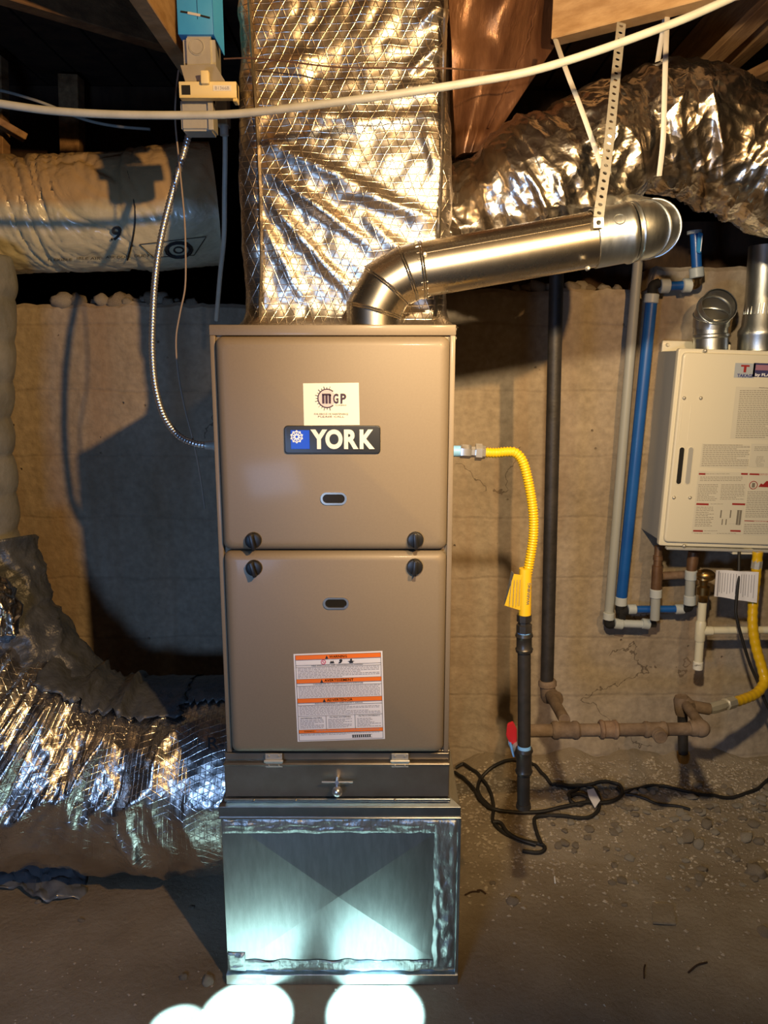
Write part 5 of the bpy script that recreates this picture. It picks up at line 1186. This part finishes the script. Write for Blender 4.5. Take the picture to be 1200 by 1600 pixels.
for (px, py) in ((1069, 622), (1095, 622), (1053, 777.5), (1078, 777.5), (1102, 548), (1069, 853)):
    c = HP(px, py, YQ); bm = NB(); lathe(bm, c + Vector((0, .002, 0)), c + Vector((0, -.004, 0)), [(0, .0050), (.5, .0050), (.85, .0035), (1, .001)], 14); obj('screw', shear(bm), M_['zinc'], fp)
bm = NB()
for (xa_, xb_) in ((1067, 1060), (1081, 1074)):
    P_ = [HP(xa_ + (xb_ - xa_) * k / 5, 630 + 62 * k / 5, YQ) for k in range(6)]; tube(bm, P_, .0008, 6)
obj('pressed_rib', shear(bm), M_['heater'], fp)
def hrect(bm, a, b, off=0.0):            # rectangle between photo corners a (top left), b (bottom right) on the plumb panel
    p, q = HP(*a, YQ), HP(*b, YQ); y = YQ - .0004 - off; quad(bm, [Vector((p.x, y, p.z)), Vector((p.x, y, q.z)), Vector((q.x, y, q.z)), Vector((q.x, y, p.z))])
bm = NB(); hrect(bm, (1149, 567), (1178, 591)); b1_ = obj('brand_badge', shear(bm), mat('pale_blue_badge', (.42, .47, .52), .4), fp)
bm = NB(); hrect(bm, (1178, 567), (1240, 591)); obj('brand_badge', shear(bm), mat('navy_badge', (.05, .05, .14), .4), fp, label='navy badge half with mauve picture band')
def htext(bm, s, a, b, bold=0., off=.0004):
    p, q = HP(*a, YQ), HP(*b, YQ); text(bm, s, FM((p.x + q.x) / 2, YQ - .0004 - off, (p.z + q.z) / 2), q.x - p.x, p.z - q.z, .0003, bold)
bm = NB(); htext(bm, 'TAKAGI', (1152, 584), (1175, 590), .03); obj('badge_lettering', shear(bm), mat('navy_print', (.03, .04, .22), .5), fp)
bm = NB(); htext(bm, 'T', (1158, 570), (1170, 582), .05); obj('badge_emblem', shear(bm), M_['red'], fp)
bm = NB(); htext(bm, 'by FLAME', (1180, 583), (1213, 590), .03); obj('badge_lettering', shear(bm), M_['whitew'], fp)
bm = NB(); hrect(bm, (1181, 570), (1236, 580), .0002); obj('badge_picture', shear(bm), mat('mauve_print', (.34, .17, .25), .5), fp)
LBL = mat('sticker_film', (.66, .63, .51), .45)
bm = NB()
hrect(bm, (1150, 604), (1232, 688)); hrect(bm, (1097, 693), (1167, 732)); hrect(bm, (1174, 693), (1236, 732)); hrect(bm, (1091, 736), (1158, 836)); hrect(bm, (1171, 738), (1230, 838))
obj('information_label', shear(bm), LBL, fp)
bm = NB()
for a_, b_ in (((1092, 739), (1102, 742)), ((1158, 739), (1168, 742)), ((1088, 786), (1107, 789.5)), ((1144, 786), (1164, 789.5)), ((1083, 828), (1098, 831)), ((1141, 828), (1157, 831)), ((1171, 739.5), (1235, 744)), ((1163, 813), (1235, 816.5))): hrect(bm, a_, b_, .0003)
p_ = HP(1192, 757, YQ); quad(bm, [p_ + Vector((x, -.001, z)) for x, z in ((-.012, -.007), (-.006, .003), (0, .000), (.008, .010), (.03, .010), (.03, -.007))]); ringbead(bm, HP(1177, 758, YQ) + Vector((0, -.0008, 0)), (0, 1, 0), .0105, .0010, 24)
obj('red_bars', shear(bm), M_['red'], fp)
bm = NB()
htext(bm, 'WARNING', (1186, 740), (1206, 743.5), .03, .0006); htext(bm, 'WARNING', (1178, 813.7), (1198, 816.2), .03, .0006); obj('bar_lettering', shear(bm), M_['creamp'], fp)
bm = NB(); htext(bm, 'Safety Precautions', (1186, 605), (1232, 608), .02)
p_ = HP(1177, 758, YQ); box(bm, p_ + Vector((-.004, -.0012, -.006)), p_ + Vector((.004, -.0006, .006)))
def hbody(x0_, x1_, y0_, y1_, n, sk=0.0, dens=1.0):
    for k in range(n):
        y = y0_ + (y1_ - y0_) * k / n; off = -.095 * (y - y0_); x = x0_ + off; e = x1_ + off if random.random() < .7 else x1_ + off - (x1_ - x0_) * random.uniform(.05, .45)
        while x < e - 1.2:
            w_ = min(random.uniform(1.5, 6), e - x); hrect(bm, (x, y), (x + w_, y + (y1_ - y0_) / n * .30), .0003); x += w_ + 1.0
hbody(1156, 1236, 610, 686, 26); hbody(1099, 1172, 695, 730, 12); hbody(1179, 1240, 698, 706, 3); hbody(1094, 1160, 745, 753, 3); hbody(1091, 1122, 757, 784, 10); hbody(1127, 1164, 757, 782, 10)
hbody(1088, 1116, 792, 824, 12); hbody(1168, 1240, 768, 810, 15); hbody(1163, 1240, 819, 836, 6); hbody(1100, 1140, 740, 742, 1); hbody(1110, 1142, 787, 789, 1); hbody(1100, 1138, 829, 831, 1); hbody(1085, 1110, 833, 835, 1); hbody(1120, 1150, 833, 835, 1)
for k in range(9): hbody(1180 + (abs(k - 4)) * .6, 1195 - abs(k - 4) * .6, 713 + k * 1.9, 714.8 + k * 1.9, 1)
for a_, b_ in (((1126, 797), (1141, 797.5)), ((1126, 809), (1141, 809.5)), ((1126, 797), (1126.6, 809)), ((1141, 797), (1141.6, 809)), ((1128, 811), (1128.6, 820)), ((1134, 811), (1134.6, 820)), ((1152, 797), (1152.6, 820)), ((1156, 797), (1156.6, 820)), ((1152, 797), (1156, 797.5)), ((1152, 820), (1156, 820.5)), ((1138, 818), (1150, 818.5))): hrect(bm, a_, b_, .0003)
obj('fine_print', shear(bm), M_['inktan'], fp, kind='stuff', label='fine grey text and diagrams of the heater labels')
# wall bracket, vents
bm = NB(); box(bm, (x0 + .004, .770, z1 - .01), (x0 + .10, .780, z1 + .024), .003, 2); lathe(bm, Vector((x0 + .018, .772, z1 + .012)), Vector((x0 + .018, .762, z1 + .012)), [(0, .006), (1, .004)], 8); obj('wall_bracket', shear(bm), M_['heater'], wh)
bm = NB(); box(bm, (x0 + .135, .70, z1 - .008), (x0 + .165, .708, z1 + .016), .002, 1); obj('wall_bracket', shear(bm), M_['heater'], wh)
hv = thing('heater_intake_elbow', W(1112, 545, .70), 'open galvanized elbow on top of the water heater', 'pipe')
c0 = W(1110, 548, .70); c1 = W(1111, 505, .70); bm = NB(); lathe(bm, c0, c1, [(0, .044), (.45, .044), (.5, .047), (.58, .047), (.62, .043), (1, .043)], 36, cap=False); obj('collar', bm, M_['galv'], hv)
Hp = [W(1111, 510, .70), W(1112, 494, .695), W(1117, 484, .68), W(1124, 477, .655)]
bm = NB(); tube(bm, [Vector(p) for p in Hp], .046, 36, False, rf=lambda s, th, p: .0455 + .001)
P_ = Hp
for k in (1, 2): ringbead(bm, P_[k], P_[k + 1] - P_[k - 1], .047, .002, 32)
ringbead(bm, P_[3], P_[3] - P_[2], .0465, .0012, 32); obj('elbow', bm, M_['galv'], hv)
bm = NB(); tube(bm, [Hp[0] + (Hp[1] - Hp[0]) * .0] + [Vector(p) for p in Hp[1:3]] + [Hp[3] - (Hp[3] - Hp[2]) * .1], .044, 36, False); obj('inner_liner', bm, mat('elbow_inside', (.30, .29, .26), .42, .8), hv)
bm = NB(); ringbead(bm, Hp[2], Hp[3] - Hp[1], .0425, .0022, 32); ringbead(bm, Hp[1].lerp(Hp[2], .3), Hp[2] - Hp[0], .0425, .0022, 32); obj('inner_seam', bm, M_['galv'], hv, kind='stuff', label='seams inside the open elbow')
he = thing('heater_exhaust_pipe', W(1184, 545, .70), 'upright galvanized exhaust pipe at the right edge above the heater', 'pipe')
bm = NB(); lathe(bm, W(1184, 548, .70), W(1196, 384, .70), [(0, .052), (.13, .052), (.15, .054), (.19, .054), (.24, .046), (.34, .044), (.36, .0415), (1, .0415)], 36); obj('pipe', bm, M_['galv'], he)
bm = NB(); c = W(1189, 492, .70)
for k in range(26):
    a = 2 * math.pi * k / 26; d = Vector((math.cos(a), math.sin(a), 0)); beam(bm, c + d * .0435, c + d * .0425 + Vector((.002, 0, .03)), .005, .003, up=d, bev=.001)
obj('crimped_end', bm, M_['galv'], he)
# yellow coated connector with paper tag
yc = thing('coated_gas_connector', W(1120, 1105, .5), 'smooth yellow gas connector curving under the water heater', 'gas line')
yp = [W(1184, 862, .62), W(1181, 900, .62), W(1177, 940, .62), W(1176, 975, .61), W(1181, 1010, .60), W(1191, 1045, .585), W(1194, 1065, .57), W(1182, 1083, .54), W(1160, 1093, .50), W(1143, 1098, .47)]
bm = NB(); pth, L = resample(smooth_path(yp, 10), .005); tube(bm, pth, .0135, 20, rf=lambda s, th, p: .0135 + .0006 * math.sin(s * 300)); obj('coated_hose', bm, M_['yellow'], yc, smooth=1)
bm = NB(); lathe(bm, W(1185, 862, .62), W(1181.5, 888, .62), [(0, .012), (.5, .012), (.52, .015), (1, .015)], 8); obj('hex_fitting', bm, M_['zinc'], yc); bm = NB(); lathe(bm, W(1145, 1097, .475), W(1106, 1109, .41), [(0, .0165), (.3, .0165), (.32, .012), (.45, .012), (.47, .015), (.85, .0145), (.9, .012), (1, .012)], 8); obj('hex_fitting', bm, M_['zinc'], yc)
def tagsheet(u, v):
    p = W(1119 + 65 * u - 3 * v, 891 + 2 * u + (41 + 7 * u) * v, .60); 
    if u > .72: p.y -= .010 * math.sin((u - .72) / .28 * math.pi / 2)
    p.y += .004 * math.sin(u * 8); return p
bm = NB(); sheet(bm, tagsheet, 20, 6, .0008); obj('paper_tag', bm, M_['paper'], yc, label='white printed paper tag')
bm = NB()
for k in range(14):
    u = .12 + k * .06
    if .52 < u < .60: continue
    a_, b_ = tagsheet(u, .1) + Vector((0, -.001, 0)), tagsheet(u, .9 - .2 * random.random()) + Vector((0, -.001, 0)); quad(bm, [a_ + Vector((-.0008, 0, 0)), b_ + Vector((-.0008, 0, 0)), b_ + Vector((.0008, 0, 0)), a_ + Vector((.0008, 0, 0))])
a_, b_ = tagsheet(.075, .03) + Vector((0, -.001, 0)), tagsheet(.075, .97) + Vector((0, -.001, 0)); quad(bm, [a_ + Vector((-.0018, 0, 0)), b_ + Vector((-.0018, 0, 0)), b_ + Vector((.0018, 0, 0)), a_ + Vector((.0018, 0, 0))])
obj('tag_print', bm, M_['inkgrey'], yc)
bm = NB(); a_, b_ = W(1142, 865, YH + .01), W(1174, 859, YH + .01); box(bm, (a_.x, YH, a_.z), (b_.x, YH + .04, b_.z + .004), .001, 1); obj('cord_bracket', bm, M_['heater'], wh)
cable('heater_power_cord', [W(1155, 862, .62), W(1154, 900, .60), W(1150, 945, .59), W(1151, 965, .585), W(1160, 1000, .58), W(1172, 1038, .575), W(1186, 1070, .57), W(1200, 1105, .56), W(1225, 1135, .55), W(1255, 1180, .56)], .0042, M_['rubber'], 'black power cord hanging from the water heater', 'cord')
# ---------------------------------------------------------------- cords on the floor
def c5(x, y): return (700 + x / 2.909, 850 + y / 2.909)
def c6(x, y): return (920 + x / 3.4786, 820 + y / 3.4786)
def fl(pts, lift=.005, n=8):
    out = [G(px, py, lift) for px, py in pts]
    out, _ = resample(smooth_path(out, n), .006)
    q = [Vector((p.x, min(p.y, .765), max(0, max(ground_z(p.x + a, p.y + b) for a in (-.006, 0, .006) for b in (-.006, 0, .006))) + lift)) for p in out]
    for _ in range(3): q = [q[0]] + [Vector((q[i].x, q[i].y, max(q[i].z, (q[i - 1].z + q[i].z + q[i + 1].z) / 3))) for i in range(1, len(q) - 1)] + [q[-1]]
    return q
cd_ = thing('power_cord', F(800, 1300, 0), 'black electrical cord coiled on the dirt beside the drip leg', 'cord')
segs = [[(30, 985), (90, 1020), (140, 1060), (190, 1130), (207, 1200), (205, 1270), (260, 1320), (350, 1355), (420, 1370), (441, 1390), (415, 1411), (340, 1400)],
        [(425, 1372), (405, 1320), (392, 1270), (400, 1248), (440, 1240), (520, 1242), (600, 1252), (650, 1245), (682, 1215), (688, 1170), (672, 1130), (640, 1108), (560, 1102), (470, 1100)],
        [(30, 1045), (100, 1100), (150, 1170), (210, 1208), (300, 1222), (420, 1220), (560, 1192), (640, 1182), (740, 1172), (790, 1142), (775, 1100), (710, 1083), (650, 1100), (560, 1108), (490, 1100)],
        [(200, 1205), (140, 1140), (145, 1080), (200, 1025), (290, 985), (370, 1000), (425, 1045), (470, 1098)],
        [(560, 1150), (600, 1140), (640, 1165), (600, 1195), (560, 1180), (550, 1140), (590, 1120)],
        [(205, 1270), (240, 1275), (270, 1315), (330, 1350), (400, 1372)]]
for i, s in enumerate(segs):
    bm = NB(); tube(bm, fl([c5(*q) for q in s], .005 + .003 * (i % 3)), .0052, 10); obj('cord_loop', bm, M_['rubber'], cd_, smooth=1)
bm = NB(); q = [G(*c5(x_, y_), .022) for x_, y_ in ((632, 1118), (662, 1110), (692, 1165), (668, 1200), (640, 1150))]; slab(bm, q, .0008); obj('white_tag', bm, M_['paper'], cd_, label='white paper tag')
c4 = [(150, 1440), (190, 1462), (300, 1432), (400, 1425), (520, 1450), (650, 1474), (800, 1480), (900, 1450), (974, 1392), (1060, 1330), (1180, 1300), (1380, 1330), (1650, 1400)]
bm = NB(); tube(bm, fl([c6(*q) for q in c4], .006), .0048, 10); obj('extension_cord', bm, M_['rubber'], label='dark cord snaking right along the foot of the wall', cat='cord', smooth=1)
bm = NB(); tube(bm, fl([c6(*q) for q in ((200, 1470), (330, 1510), (450, 1530), (550, 1556))], .004), .0040, 8); obj('cord_tail', bm, M_['rubber'], label='short dark cord end lying in gravel below the snaking cord', cat='cord', smooth=1)

# things of one kind carry one group
GROUPS = {'duct_strap': 'plastic straps holding the right foil duct', 'timber_post': 'upright posts behind the cream duct', 'wood_brace': 'diagonal timbers overhead', 'wood_batten': 'thin wooden battens overhead',
          'floor_joist': 'floor joists overhead', 'handy_box': 'metal electrical boxes at the switch', 'twig': 'twigs lying on the dirt', 'thin_wire': 'thin wires', 'wood_board': 'boards behind the hanging batt'}
for o in list(COL.objects):
    b_ = o.name.split('.')[0]
    if o.parent is None and b_ in GROUPS and not o.get('group'): o['group'] = GROUPS[b_]
